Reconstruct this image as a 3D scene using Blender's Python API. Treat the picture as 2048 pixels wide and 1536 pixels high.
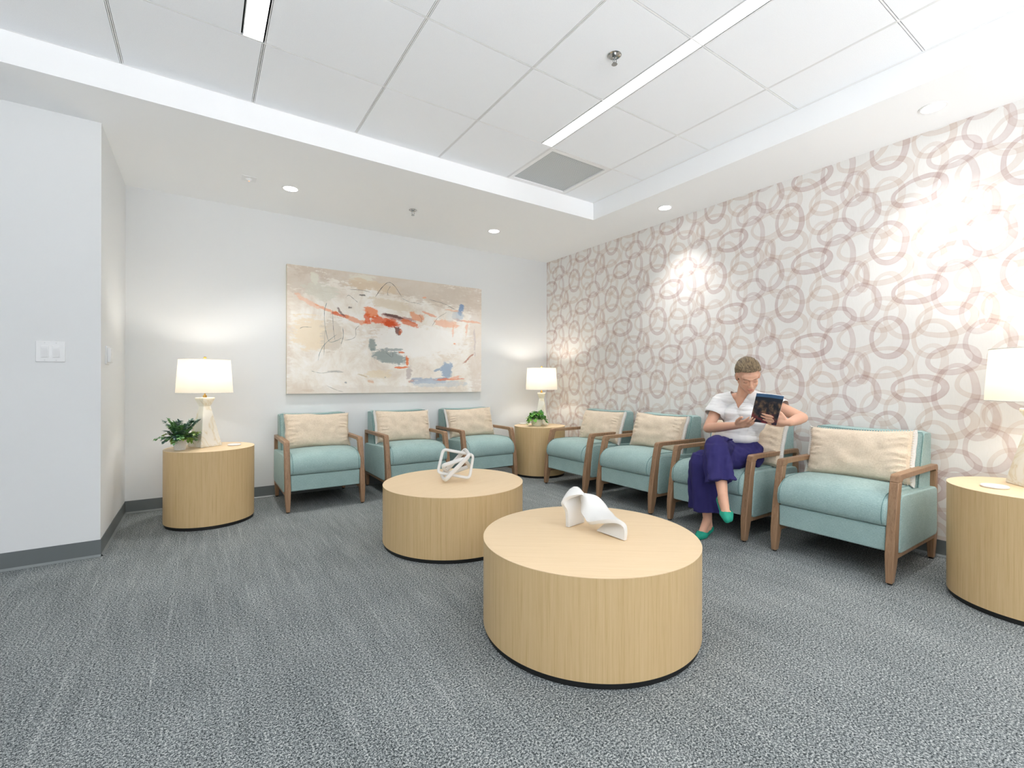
import bpy, bmesh, math, random
from math import sin, cos, pi, radians as R_
from mathutils import Vector, Matrix, noise

for o in list(bpy.data.objects): bpy.data.objects.remove(o)
S = bpy.context.scene
COL = S.collection
random.seed(7)

# ------------------------------------------------------------------ camera
cam_d = bpy.data.cameras.new('camera'); cam = bpy.data.objects.new('camera', cam_d); COL.objects.link(cam)
yaw, pit, rol = R_(34.0141), R_(.0445), R_(.1197)
Fv = Vector((sin(yaw)*cos(pit), cos(yaw)*cos(pit), sin(pit)))
Rv = Vector((cos(yaw), -sin(yaw), 0)); Uv = Rv.cross(Fv)
R2 = Rv*cos(rol)+Uv*sin(rol); U2 = -Rv*sin(rol)+Uv*cos(rol)
m = Matrix((R2, U2, -Fv)).transposed().to_4x4(); m.translation = Vector((0, 0, 1.036))
cam.matrix_world = m
cam_d.sensor_width = 36; cam_d.lens = 930.4886/2048*36
cam_d.shift_x = -7.476/2048; cam_d.shift_y = -4.044/2048
cam_d.clip_start = .05
S.camera = cam

# ------------------------------------------------------------------ light level
S.view_settings.view_transform = 'Standard'; S.view_settings.look = 'None'
S.view_settings.gamma = 1; S.view_settings.use_curve_mapping = False
S.view_settings.exposure = 0.38
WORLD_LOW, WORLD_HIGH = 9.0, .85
LINE_E = 8.2      # ceiling line lights, emission strength
SPOT_W = 46.0      # recessed downlights
LAMP_W = 5.8       # table lamp bulbs
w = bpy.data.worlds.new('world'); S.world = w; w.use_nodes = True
# added fill: world glows brighter below the horizon to lift the ceiling
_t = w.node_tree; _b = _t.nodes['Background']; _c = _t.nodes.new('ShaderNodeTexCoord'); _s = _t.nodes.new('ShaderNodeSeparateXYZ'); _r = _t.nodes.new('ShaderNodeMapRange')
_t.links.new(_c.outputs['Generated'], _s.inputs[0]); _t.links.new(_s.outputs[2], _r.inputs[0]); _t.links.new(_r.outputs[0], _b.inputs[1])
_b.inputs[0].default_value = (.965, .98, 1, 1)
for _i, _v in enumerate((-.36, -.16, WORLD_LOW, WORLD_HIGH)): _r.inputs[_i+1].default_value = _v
S.cycles.max_bounces = 12; S.cycles.diffuse_bounces = 8

# room numbers
YB, XR, XL, YL = 4.719, 3.661, -.496, 3.661
FX, FY, HL, HC = 3.057, 3.228, 2.568, 2.7264
GX, GY, T = 2.692, 2.631, .6096
X0, Y0 = -2.2, -2.8
DOWNLIGHTS = [(.58, 4.054), (2.45, 4.029), (3.357, 2.646), (3.365, .847), (3.365, -.953)]

# ------------------------------------------------------------------ helpers
def lin(c):
    return tuple(((x/255)/12.92 if x/255 <= .04045 else ((x/255+.055)/1.055)**2.4) for x in c)
def srgb(*c): return lin(c)+(1,)

def new_obj(name, me, parent=None, loc=None):
    o = bpy.data.objects.new(name, me); COL.objects.link(o)
    if parent: o.parent = parent
    if loc: o.location = loc
    return o
def tag(o, label=None, cat=None, group=None, kind=None):
    if label: o['label'] = label
    if cat: o['category'] = cat
    if group: o['group'] = group
    if kind: o['kind'] = kind
    return o
def thing(name, label, cat, loc=(0, 0, 0), rz=0, group=None):
    o = bpy.data.objects.new(name, None); COL.objects.link(o)
    o.location = loc; o.rotation_euler = (0, 0, rz); o.empty_display_size = .1
    return tag(o, label, cat, group)
def copy_tree(o, parent=None):
    kids = [c for c in bpy.data.objects if c.parent == o]
    c = o.copy(); COL.objects.link(c); c.parent = parent
    for k in kids: copy_tree(k, c)
    return c

class MB:
    def __init__(s): s.v = []; s.f = []; s.mi = []; s.m = 0
    def add(s, v, f):
        n = len(s.v); s.v += [tuple(p) for p in v]; s.f += [[i+n for i in q] for q in f]; s.mi += [s.m]*len(f); return s
    def box(s, x0, x1, y0, y1, z0, z1):
        v = [(x, y, z) for z in (z0, z1) for y in (y0, y1) for x in (x0, x1)]
        return s.add(v, [(0, 2, 3, 1), (4, 5, 7, 6), (0, 1, 5, 4), (2, 6, 7, 3), (0, 4, 6, 2), (1, 3, 7, 5)])
    def prism(s, pts, a, b, axis='x'):
        # polygon pts in the other two axes (order kept), extruded along axis from a to b
        def mk(t, p): return {'x': (t, p[0], p[1]), 'y': (p[0], t, p[1]), 'z': (p[0], p[1], t)}[axis]
        n = len(pts)
        v = [mk(a, p) for p in pts]+[mk(b, p) for p in pts]
        f = [list(range(n))[::-1], list(range(n, 2*n))]+[(i, (i+1) % n, n+(i+1) % n, n+i) for i in range(n)]
        return s.add(v, f)
    def rings(s, rs, caps=True, closed=True, loop=False):
        k = len(rs[0]); v = [p for r in rs for p in r]; f = []
        m = len(rs)
        for i in range(m if loop else m-1):
            j2 = (i+1) % m
            for j in range(k if closed else k-1):
                f.append((i*k+j, i*k+(j+1) % k, j2*k+(j+1) % k, j2*k+j))
        if caps and closed and not loop:
            f.append(list(range(k))[::-1]); f.append([(m-1)*k+j for j in range(k)])
        return s.add(v, f)
    def lathe(s, prof, n=64, c=(0, 0), ring=False):
        if ring: return s.rings([[(c[0]+r*cos(2*pi*j/n), c[1]+r*sin(2*pi*j/n), z) for r, z in prof] for j in range(n)], loop=True)
        rs = [[(c[0]+r*cos(2*pi*j/n), c[1]+r*sin(2*pi*j/n), z) for j in range(n)] for r, z in prof]
        return s.rings(rs)
    def tube(s, path, r, n=8, loop=False, flat=1.0):
        P = [Vector(p) for p in path]; m = len(P); rs = []; up = None
        for i, p in enumerate(P):
            if loop: t = (P[(i+1) % m]-P[i-1]).normalized()
            else: t = (P[min(i+1, m-1)]-P[max(i-1, 0)]).normalized()
            if up is None:
                up = Vector((0, 0, 1)) if abs(t.z) < .9 else Vector((1, 0, 0))
            a = (up-t*up.dot(t)).normalized(); up = a; b = t.cross(a)
            rr = r[i] if isinstance(r, (list, tuple)) else r
            rs.append([p+a*rr*cos(2*pi*j/n)+b*rr*flat*sin(2*pi*j/n) for j in range(n)])
        return s.rings(rs, loop=loop)
    def ell(s, c, r, M=None, nu=20, nv=12):
        c = Vector(c); rs = []
        for i in range(nv+1):
            th = pi*(i+.0)/nv
            th = min(max(th, .02), pi-.02)
            ring = []
            for j in range(nu):
                ph = 2*pi*j/nu
                p = Vector((r[0]*sin(th)*cos(ph), r[1]*sin(th)*sin(ph), -r[2]*cos(th)))
                ring.append(c+(M @ p if M else p))
            rs.append(ring)
        return s.rings(rs)
    def cap(s, p, q, a, b, n=16):
        # capsule from p (radius a) to q (radius b)
        p = Vector(p); q = Vector(q); t = (q-p).normalized()
        u = t.orthogonal().normalized(); w_ = t.cross(u); rs = []
        for k in range(6):
            th = pi/2*(1-k/5); th = min(th, pi/2-.03)
            rs.append([p-t*a*sin(th)+(u*cos(2*pi*j/n)+w_*sin(2*pi*j/n))*a*cos(th) for j in range(n)])
        for k in range(6):
            th = pi/2*k/5; th = min(th, pi/2-.03)
            rs.append([q+t*b*sin(th)+(u*cos(2*pi*j/n)+w_*sin(2*pi*j/n))*b*cos(th) for j in range(n)])
        return s.rings(rs)
    def build(s, name, mat, parent=None, smooth=False, bevel=0, seg=2, ang=35, sub=0, recalc=True):
        me = bpy.data.meshes.new(name); me.from_pydata(s.v, [], s.f); me.update()
        mats = mat if isinstance(mat, (list, tuple)) else [mat]
        for q in mats: me.materials.append(q)
        if len(mats) > 1: me.polygons.foreach_set('material_index', s.mi)
        if recalc:
            b = bmesh.new(); b.from_mesh(me); bmesh.ops.recalc_face_normals(b, faces=b.faces); b.to_mesh(me); b.free()
        if smooth:
            me.polygons.foreach_set('use_smooth', [True]*len(me.polygons))
            if not sub: me.set_sharp_from_angle(angle=R_(ang))
        o = new_obj(name, me, parent)
        if bevel:
            md = o.modifiers.new('b', 'BEVEL'); md.width = bevel; md.segments = seg; md.limit_method = 'ANGLE'; md.angle_limit = R_(40)
            md.harden_normals = False
            me.polygons.foreach_set('use_smooth', [True]*len(me.polygons)); me.set_sharp_from_angle(angle=R_(50))
        if sub:
            md = o.modifiers.new('s', 'SUBSURF'); md.levels = sub; md.render_levels = sub
        return o

def voxel(mb, name, mat, size, smooth_it=4, parent=None, factor=.5):
    """fuse overlapping closed shapes into one continuous skin"""
    me = bpy.data.meshes.new(name); me.from_pydata(mb.v, [], mb.f); me.update()
    b = bmesh.new(); b.from_mesh(me); bmesh.ops.recalc_face_normals(b, faces=b.faces); b.to_mesh(me); b.free()
    o = new_obj(name, me)
    md = o.modifiers.new('r', 'REMESH'); md.mode = 'VOXEL'; md.voxel_size = size; md.use_smooth_shade = True
    md = o.modifiers.new('s', 'SMOOTH'); md.iterations = smooth_it; md.factor = factor
    dg = bpy.context.evaluated_depsgraph_get(); dg.update()
    me2 = bpy.data.meshes.new_from_object(o.evaluated_get(dg))
    o.modifiers.clear(); o.data = me2; me2.name = name
    me2.materials.clear(); me2.materials.append(mat)
    me2.polygons.foreach_set('use_smooth', [True]*len(me2.polygons))
    if parent: o.parent = parent
    return o

def catmull(P, n=6, loop=False):
    P = [Vector(p) for p in P]; out = []; m = len(P)
    for i in range(m if loop else m-1):
        p1 = P[i]; p2 = P[(i+1) % m]
        p0 = P[i-1] if (i > 0 or loop) else p1*2-p2
        p3 = P[(i+2) % m] if (i+2 < m or loop) else p2*2-p1
        for k in range(n):
            t = k/n
            out.append(.5*((2*p1)+(p2-p0)*t+(2*p0-5*p1+4*p2-p3)*t*t+(3*p1-p0-3*p2+p3)*t**3))
    if not loop: out.append(P[-1])
    return out

# ------------------------------------------------------------------ materials
def nt(name, base=(200, 200, 200), rough=.5, spec=.5, **kw):
    m = bpy.data.materials.new(name); m.use_nodes = True
    b = m.node_tree.nodes['Principled BSDF']
    b.inputs['Base Color'].default_value = srgb(*base); b.inputs['Roughness'].default_value = rough
    b.inputs['Specular IOR Level'].default_value = spec
    for k, v in kw.items(): b.inputs[k.replace('_', ' ')].default_value = v
    return m, m.node_tree, b
class G:
    """little node-writing helper"""
    def __init__(s, t): s.t = t
    def n(s, ty, **kw):
        x = s.t.nodes.new(ty)
        for k, v in kw.items(): setattr(x, k, v)
        return x
    def put(s, sock, v):
        if v is None: return
        if isinstance(v, bpy.types.NodeSocket): s.t.links.new(v, sock)
        else: sock.default_value = v
    def m(s, op, a, b=None, c=None, clamp=False):
        x = s.n('ShaderNodeMath', operation=op, use_clamp=clamp)
        for i, v in enumerate((a, b, c)): s.put(x.inputs[i], v)
        return x.outputs[0]
    def mix(s, f, a, b, bt='MIX'):
        x = s.n('ShaderNodeMix', data_type='RGBA', blend_type=bt)
        s.put(x.inputs[0], f); s.put(x.inputs[6], a); s.put(x.inputs[7], b); return x.outputs[2]
    def coord(s, w='Object'): return s.n('ShaderNodeTexCoord').outputs[w]
    def pos(s): return s.n('ShaderNodeNewGeometry').outputs['Position']
    def sep(s, v): x = s.n('ShaderNodeSeparateXYZ'); s.put(x.inputs[0], v); return x.outputs
    def comb(s, a, b, c):
        x = s.n('ShaderNodeCombineXYZ'); [s.put(x.inputs[i], v) for i, v in enumerate((a, b, c))]; return x.outputs[0]
    def scale(s, v, sc): x = s.n('ShaderNodeVectorMath', operation='MULTIPLY'); s.put(x.inputs[0], v); s.put(x.inputs[1], sc); return x.outputs[0]
    def add(s, v, w_): x = s.n('ShaderNodeVectorMath', operation='ADD'); s.put(x.inputs[0], v); s.put(x.inputs[1], w_); return x.outputs[0]
    def noise(s, v, sc, det=2, rough=.5, dist=0, out=0):
        x = s.n('ShaderNodeTexNoise'); s.put(x.inputs['Vector'], v); x.inputs['Scale'].default_value = sc
        x.inputs['Detail'].default_value = det; x.inputs['Roughness'].default_value = rough; x.inputs['Distortion'].default_value = dist
        return x.outputs[out]
    def ramp(s, f, stops, interp='LINEAR'):
        x = s.n('ShaderNodeValToRGB'); x.color_ramp.interpolation = interp; e = x.color_ramp.elements
        while len(e) < len(stops): e.new(.5)
        for q, (p, c) in zip(e, stops): q.position = p; q.color = c if len(c) == 4 else srgb(*c)
        s.put(x.inputs[0], f); return x.outputs[0]
    def mr(s, v, a, b, c=0, d=1, smooth=False):
        x = s.n('ShaderNodeMapRange', interpolation_type='SMOOTHSTEP' if smooth else 'LINEAR')
        for i, q in enumerate((v, a, b, c, d)): s.put(x.inputs[i], q)
        return x.outputs[0]
    def bump(s, h, st, dist, b):
        x = s.n('ShaderNodeBump'); s.put(x.inputs['Height'], h); x.inputs['Strength'].default_value = st
        x.inputs['Distance'].default_value = dist; s.t.links.new(x.outputs[0], b.inputs['Normal'])

def paint_mat(name, c, rough=.6, bump=.05):
    m, t, b = nt(name, c, rough, .3); g = G(t)
    n = g.noise(g.coord(), 260, 2); g.bump(n, bump, .002, b); return m
M = {}
M['wall'] = paint_mat('white_wall_paint', (228, 230, 231))
M['ceil'] = paint_mat('white_soffit_paint', (244, 245, 246), .7)
def tile_mat():
    m, t, b = nt('ceiling_tile_mineral', (238, 238, 236), .85, .2); g = G(t)
    n = g.noise(g.coord(), 420, 3, .7); c = g.ramp(n, [(.3, (234, 236, 239)), (.6, (244, 246, 249))]); t.links.new(c, b.inputs[0])
    g.bump(n, .12, .002, b); return m
M['tile'] = tile_mat()
M['tee'] = nt('white_grid_metal', (236, 236, 236), .4)[0]
M['dark'] = nt('gap_shade_dark', (40, 42, 42), .9)[0]
M['black'] = nt('black_plinth', (16, 17, 18), .5)[0]
M['basebd'] = nt('grey_vinyl_base', (104, 110, 111), .42)[0]
M['toe'] = nt('grey_vinyl_toe', (128, 134, 135), .35)[0]
M['plastic'] = nt('white_plastic', (236, 237, 238), .35)[0]
M['plastic_gray'] = nt('grey_plastic', (222, 223, 224), .4)[0]
M['chrome'] = nt('chrome', (190, 192, 192), .15, .5, Metallic=1.0)[0]
M['brass'] = nt('brass', (205, 165, 90), .25, .5, Metallic=1.0)[0]
M['white_cer'] = nt('matte_white_ceramic', (224, 223, 220), .45)[0]
M['coast'] = nt('white_stone_coaster', (226, 226, 226), .35)[0]

def carpet():
    m, t, b = nt('grey_loop_carpet', (140, 145, 146), .95, .1); g = G(t)
    p = g.coord()
    n1 = g.noise(p, 150, 2, .6)
    n2 = g.noise(g.scale(p, (420, 240, 300)), 1.0, 1, .5)
    st = g.noise(g.scale(p, (75, 1.7, 1)), 1.0, 1, .5)            # thin lighter yarn runs
    st2 = g.noise(g.scale(p, (22, 2.2, 1)), 1.0, 2, .5)
    big = g.noise(p, 2.2, 2, .5)
    v = g.m('ADD', g.m('MULTIPLY', n1, .55), g.m('MULTIPLY', n2, .45))
    v = g.m('ADD', v, g.mr(st, .62, .76, 0, .032))
    v = g.m('ADD', v, g.m('MULTIPLY', g.m('SUBTRACT', st2, .5), .05))
    v = g.m('ADD', v, g.m('MULTIPLY', g.m('SUBTRACT', big, .5), .05))
    c = g.ramp(v, [(.37, (32, 37, 39)), (.45, (86, 93, 95)), (.53, (142, 148, 149)), (.64, (208, 210, 208))])
    t.links.new(c, b.inputs[0]); g.bump(v, .5, .006, b); return m
M['carpet'] = carpet()

def fabric(name, c1, c2, sc=1.0, rough=.9, slub=.5):
    m, t, b = nt(name, c1, rough, .15); g = G(t); p = g.coord()
    b.inputs['Sheen Weight'].default_value = .15
    a = g.noise(g.scale(p, (90*sc, 90*sc, 900*sc)), 1.0, 2, .6)
    d = g.noise(g.scale(p, (900*sc, 500*sc, 90*sc)), 1.0, 2, .6)
    e = g.noise(p, 14*sc, 3, .6)
    v = g.m('ADD', g.m('MULTIPLY', a, slub), g.m('MULTIPLY', d, 1-slub))
    v = g.m('ADD', v, g.m('MULTIPLY', g.m('SUBTRACT', e, .5), .15))
    c = g.ramp(v, [(.34, c2), (.62, c1)]); t.links.new(c, b.inputs[0]); g.bump(v, .25, .0015, b); return m
M['teal'] = fabric('teal_woven_fabric', (169, 194, 191), (126, 153, 151))
M['piping'] = fabric('teal_seam', (110, 148, 146), (84, 118, 118))
M['linen'] = fabric('beige_slub_linen', (232, 217, 197), (202, 184, 160), .7)
M['wlinen'] = fabric('white_linen', (232, 230, 226), (206, 204, 200), .7)

def wood(name, base, dark, light, sc=1.0, vertical=True, rough=.42):
    m, t, b = nt(name, base, rough, .4); g = G(t); p = g.coord()
    s1 = (110*sc, 110*sc, 2.2*sc) if vertical else (2.2*sc, 110*sc, 110*sc)
    s2 = (420*sc, 420*sc, 9*sc) if vertical else (9*sc, 420*sc, 420*sc)
    w0 = g.noise(g.scale(p, (3, 3, .8) if vertical else (.8, 3, 3)), 1.0, 2)
    pd = g.add(g.scale(p, s1), g.scale(w0, (0, 0, 0)))
    a = g.noise(pd, 1.0, 4, .6, .6); d = g.noise(g.scale(p, s2), 1.0, 2, .6)
    v = g.m('ADD', g.m('MULTIPLY', a, .65), g.m('MULTIPLY', d, .35))
    c = g.ramp(v, [(.36, dark), (.48, base), (.64, light)]); t.links.new(c, b.inputs[0])
    g.bump(v, .08, .001, b); return m
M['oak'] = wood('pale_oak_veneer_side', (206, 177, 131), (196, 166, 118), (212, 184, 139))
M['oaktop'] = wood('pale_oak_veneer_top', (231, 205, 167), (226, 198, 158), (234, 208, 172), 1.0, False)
M['walnut'] = wood('brown_stained_wood', (150, 118, 90), (132, 101, 75), (162, 130, 102), .8)
def alab():
    m, t, b = nt('veined_alabaster', (236, 230, 216), .3); g = G(t); p = g.coord()
    a = g.noise(p, 5.5, 3, .55, 1.2); v = g.m('ABSOLUTE', g.m('SUBTRACT', a, .5))
    c = g.ramp(v, [(0, (222, 210, 186)), (.015, (232, 226, 210)), (.07, (238, 235, 226))])
    t.links.new(c, b.inputs[0]); b.inputs['Subsurface Weight'].default_value = .0; return m
M['alab'] = alab()
def shade():
    m = bpy.data.materials.new('white_linen_lampshade'); m.use_nodes = True; t = m.node_tree; t.nodes.clear(); g = G(t)
    o = g.n('ShaderNodeOutputMaterial'); d = g.n('ShaderNodeBsdfDiffuse'); tr = g.n('ShaderNodeBsdfTranslucent')
    d.inputs[0].default_value = srgb(226, 222, 212); tr.inputs[0].default_value = srgb(250, 240, 222)
    mx = g.n('ShaderNodeMixShader'); mx.inputs[0].default_value = .16
    t.links.new(d.outputs[0], mx.inputs[1]); t.links.new(tr.outputs[0], mx.inputs[2]); t.links.new(mx.outputs[0], o.inputs[0]); return m
M['shade'] = shade()
def emit(name, c, s):
    m = bpy.data.materials.new(name); m.use_nodes = True; t = m.node_tree; t.nodes.clear(); g = G(t)
    o = g.n('ShaderNodeOutputMaterial'); e = g.n('ShaderNodeEmission'); e.inputs[0].default_value = c; e.inputs[1].default_value = s
    t.links.new(e.outputs[0], o.inputs[0]); return m
M['line'] = emit('line_light_diffuser', (.965, .985, 1, 1), LINE_E)
M['dl'] = emit('downlight_lens', (1, .98, .95, 1), 12)
M['bulb'] = emit('warm_bulb', (1, .86, .66, 1), 8)
M['led'] = emit('orange_indicator', (1, .35, .12, 1), 2)

# wallpaper: overlapping brushed rings, a 0.61 m half-drop repeat
RINGS = [(.991,1.004,.126,.075,6,1.00,0),(1.142,1.330,.091,.126,0,.95,0),(.823,.990,.092,.151,-5,.75,0),
(1.294,1.350,.133,.086,14,.8,1),(1.292,1.577,.097,.116,0,.8,0),(1.333,1.746,.072,.105,0,.6,0),
(1.289,1.751,.031,.092,0,.7,1),(1.474,1.720,.129,.090,10,.9,1),(1.530,1.610,.092,.107,0,.9,1),
(1.442,1.480,.109,.075,8,.75,0),(1.546,1.453,.067,.116,-10,.65,1),(1.047,1.465,.108,.136,0,.75,1),
(1.147,1.022,.075,.110,0,.7,1),(1.169,1.169,.143,.090,4,.85,1),(1.177,1.486,.110,.102,10,.7,1)]
def wallpaper():
    gr = bpy.data.node_groups.new('brush_ring', 'ShaderNodeTree')
    for nm in ('Y', 'Z', 'CY', 'CZ', 'HW', 'HH', 'Tilt', 'Width'):
        gr.interface.new_socket(nm, in_out='INPUT', socket_type='NodeSocketFloat')
    gr.interface.new_socket('Mask', in_out='OUTPUT', socket_type='NodeSocketFloat')
    g = G(gr); i = g.n('NodeGroupInput').outputs; P = .6096
    tt = g.m('DIVIDE', g.m('SUBTRACT', i['Y'], i['CY']), P)
    k = g.m('ROUND', tt); u = g.m('MULTIPLY', g.m('SUBTRACT', k, tt), P)
    z = g.m('SUBTRACT', g.m('DIVIDE', g.m('SUBTRACT', i['Z'], i['CZ']), P), g.m('MULTIPLY', k, .5))
    z = g.m('MULTIPLY', g.m('SUBTRACT', z, g.m('ROUND', z)), P)
    cs, sn = g.m('COSINE', i['Tilt']), g.m('SINE', i['Tilt'])
    a = g.m('DIVIDE', g.m('ADD', g.m('MULTIPLY', u, cs), g.m('MULTIPLY', z, sn)), i['HW'])
    b = g.m('DIVIDE', g.m('SUBTRACT', g.m('MULTIPLY', z, cs), g.m('MULTIPLY', u, sn)), i['HH'])
    def hyp(x, y): return g.m('SQRT', g.m('ADD', g.m('MULTIPLY', x, x), g.m('MULTIPLY', y, y)))
    r = hyp(a, b); gd = g.m('MAXIMUM', g.m('DIVIDE', hyp(g.m('DIVIDE', a, i['HW']), g.m('DIVIDE', b, i['HH'])), r), .001)
    d = g.m('DIVIDE', g.m('ABSOLUTE', g.m('SUBTRACT', r, 1)), gd)
    wd = g.m('MULTIPLY', i['Width'], g.m('ADD', 1, g.m('ADD', g.m('MULTIPLY', a, .22), g.m('MULTIPLY', b, -.18))))
    core = g.mr(d, g.m('SUBTRACT', wd, .0012), g.m('ADD', wd, .0012), 1, 0, True)
    edge = g.mr(d, g.m('MULTIPLY', wd, .5), wd, .82, 1.0)
    out = g.m('MULTIPLY', core, edge)
    o = g.n('NodeGroupOutput'); gr.links.new(out, o.inputs[0])
    m, t, b_ = nt('ring_wallpaper', (222, 219, 213), .62, .25); g = G(t)
    pos = g.coord()
    wob = g.noise(pos, 7, 1, .5, 0, 1)
    pos2 = g.add(pos, g.scale(g.add(wob, (-.5, -.5, -.5)), (.022, .022, .022)))
    x, y, zz = g.sep(pos2)
    wash = g.noise(pos, 16, 3, .6); wash = g.mr(wash, .3, .7, .72, 1.0)
    col = g.mix(g.noise(g.scale(pos, (1, 200, 30)), 1.0, 1), srgb(234, 232, 229), srgb(229, 227, 223))
    for cy, cz, hw, hh, tl, s, beige in RINGS:
        n = g.n('ShaderNodeGroup'); n.node_tree = gr
        g.put(n.inputs['Y'], y); g.put(n.inputs['Z'], zz)
        for nm, v in (('CY', cy), ('CZ', cz), ('HW', hw), ('HH', hh), ('Tilt', R_(tl)), ('Width', .0150)): n.inputs[nm].default_value = v
        f = g.m('MULTIPLY', n.outputs[0], g.m('MULTIPLY', wash, s))
        col = g.mix(f, col, srgb(237, 225, 218) if beige else srgb(223, 206, 205), 'MULTIPLY')
    t.links.new(col, b_.inputs[0]); return m
M['paper'] = wallpaper()
BL=[ (1.582,2.088,1.125,0.166,-6,(208,194,178),0.75),
(0.779,2.003,0.244,0.153,0,(206,190,174),0.60),
(2.433,1.992,0.318,0.161,-5,(212,200,187),0.70),
(2.609,1.545,0.101,0.756,0,(222,208,196),0.60),
(0.599,1.534,0.081,0.647,0,(222,208,194),0.60),
(1.556,0.938,1.010,0.066,0,(224,214,202),0.50),
(0.853,1.489,0.181,0.164,0,(238,222,196),0.90),
(1.035,1.479,0.100,0.168,0,(214,204,190),0.80),
(1.942,1.471,0.595,0.175,0,(246,244,240),0.90),
(0.938,1.900,0.166,0.084,-8,(222,220,206),0.80),
(0.876,2.006,0.043,0.057,0,(232,230,215),0.90),
(1.305,2.066,0.139,0.038,5,(230,226,212),0.90),
(1.443,2.000,0.288,0.056,-5,(222,200,170),0.70),
(1.611,1.828,0.254,0.056,-6,(222,208,184),0.70),
(0.821,1.784,0.123,0.022,-32,(244,190,158),0.60),
(0.996,1.723,0.129,0.013,-18,(240,160,112),0.75),
(1.115,1.680,0.077,0.019,-8,(222,98,45),0.90),
(1.262,1.644,0.117,0.028,-14,(232,155,115),0.85),
(1.413,1.732,0.083,0.055,-10,(238,128,55),0.90),
(1.374,1.675,0.038,0.066,5,(228,98,40),0.90),
(1.550,1.655,0.170,0.042,-8,(226,98,38),0.95),
(1.593,1.635,0.069,0.039,-20,(214,80,30),0.95),
(1.701,1.700,0.200,0.025,-8,(176,118,108),0.80),
(1.639,1.718,0.099,0.015,-8,(84,52,50),0.90),
(1.817,1.651,0.103,0.028,-12,(226,120,70),0.90),
(1.890,1.726,0.086,0.044,-10,(232,150,100),0.80),
(2.027,1.768,0.089,0.015,-12,(232,160,125),0.80),
(2.236,1.682,0.146,0.046,-5,(238,178,142),0.75),
(2.498,1.726,0.196,0.014,-3,(236,176,142),0.75),
(2.343,1.825,0.109,0.014,-5,(236,176,130),0.80),
(1.683,1.562,0.033,0.041,0,(108,44,28),0.95),
(1.708,1.558,0.021,0.034,-30,(206,108,66),0.80),
(1.586,1.292,0.195,0.070,-8,(142,155,154),0.95),
(1.418,1.413,0.044,0.069,15,(142,155,152),0.95),
(1.640,1.373,0.116,0.015,0,(146,158,158),0.85),
(1.721,1.342,0.035,0.009,-5,(226,120,60),0.90),
(1.784,1.246,0.016,0.055,5,(232,120,56),0.95),
(1.734,1.185,0.083,0.010,3,(232,120,56),0.95),
(1.805,1.131,0.029,0.070,-8,(186,172,168),0.70),
(1.829,1.050,0.048,0.014,15,(206,150,130),0.80),
(2.236,1.161,0.073,0.097,0,(118,152,186),0.80),
(2.034,1.051,0.229,0.031,0,(146,170,196),0.75),
(2.169,1.016,0.340,0.041,0,(196,206,214),0.60),
(2.130,1.171,0.039,0.014,20,(120,150,180),0.80),
(2.252,1.067,0.173,0.010,3,(224,126,84),0.85),
(2.343,1.090,0.081,0.019,15,(236,176,146),0.80),
(2.409,1.855,0.035,0.068,-10,(92,140,190),0.85),
(2.376,1.779,0.082,0.061,0,(172,190,204),0.65),
(2.288,1.771,0.067,0.073,20,(222,220,214),0.60),
(2.509,1.308,0.087,0.012,42,(184,126,104),0.85),
(1.115,1.707,0.053,0.013,-55,(122,92,86),0.85),
(1.319,1.899,0.030,0.008,-5,(70,66,62),0.80),
(1.203,1.765,0.019,0.007,0,(80,70,66),0.80),
(2.336,1.454,0.014,0.011,0,(238,160,110),0.90),
(1.982,1.946,0.022,0.011,0,(238,176,140),0.80),
(2.479,1.637,0.014,0.075,-8,(238,180,148),0.60),
(2.321,1.603,0.012,0.074,-4,(238,178,146),0.60),
(2.590,1.506,0.013,0.163,0,(204,194,192),0.70),
(1.494,1.116,0.145,0.042,0,(232,216,186),0.70),
(1.076,1.135,0.071,0.010,0,(186,182,176),0.60),
(1.327,1.103,0.065,0.009,-12,(200,180,140),0.70),
(1.414,1.043,0.033,0.011,-20,(220,176,140),0.70),
(0.812,0.954,0.057,0.013,-5,(214,198,180),0.60),
(1.547,1.095,0.011,0.006,0,(120,130,140),0.50),
(1.173,1.034,0.008,0.008,0,(130,140,150),0.70) ]
LN=[ [(1.45,1.896),(1.517,1.998),(1.585,2.057),(1.649,2.025),(1.719,1.93)],
[(0.984,1.79),(0.964,1.705),(0.97,1.569),(1.005,1.425),(1.075,1.434),(1.121,1.463)],
[(0.907,1.234),(0.926,1.317),(0.975,1.403),(1.075,1.492)],
[(1.156,1.85),(1.187,1.883),(1.229,1.857),(1.276,1.821)],
[(1.725,1.91),(1.815,1.877),(1.925,1.874)],
[(1.197,1.94),(1.303,1.946),(1.4,1.935)],
[(2.065,1.646),(2.129,1.734),(2.234,1.803)],
[(1.913,1.752),(1.945,1.708),(1.938,1.666)],
[(1.039,1.732),(1.044,1.564),(1.06,1.438)],
[(0.97,1.559),(0.96,1.287)],
[(2.026,1.927),(2.207,1.897),(2.355,1.838)],
[(1.288,1.592),(1.256,1.557),(1.256,1.492),(1.219,1.458),(1.146,1.441)],
[(0.749,1.529),(0.782,1.546),(0.853,1.548)],
[(1.131,1.57),(1.138,1.485),(1.116,1.399)],
[(0.986,1.0),(1.076,0.958),(1.137,0.941)],
[(0.849,1.139),(0.936,1.12),(1.055,1.137),(1.137,1.131)],
[(1.553,1.341),(1.622,1.293),(1.63,1.344)],
[(1.575,1.673),(1.598,1.658)],
[(1.603,2.02),(1.574,1.966),(1.578,1.921)] ]

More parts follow.
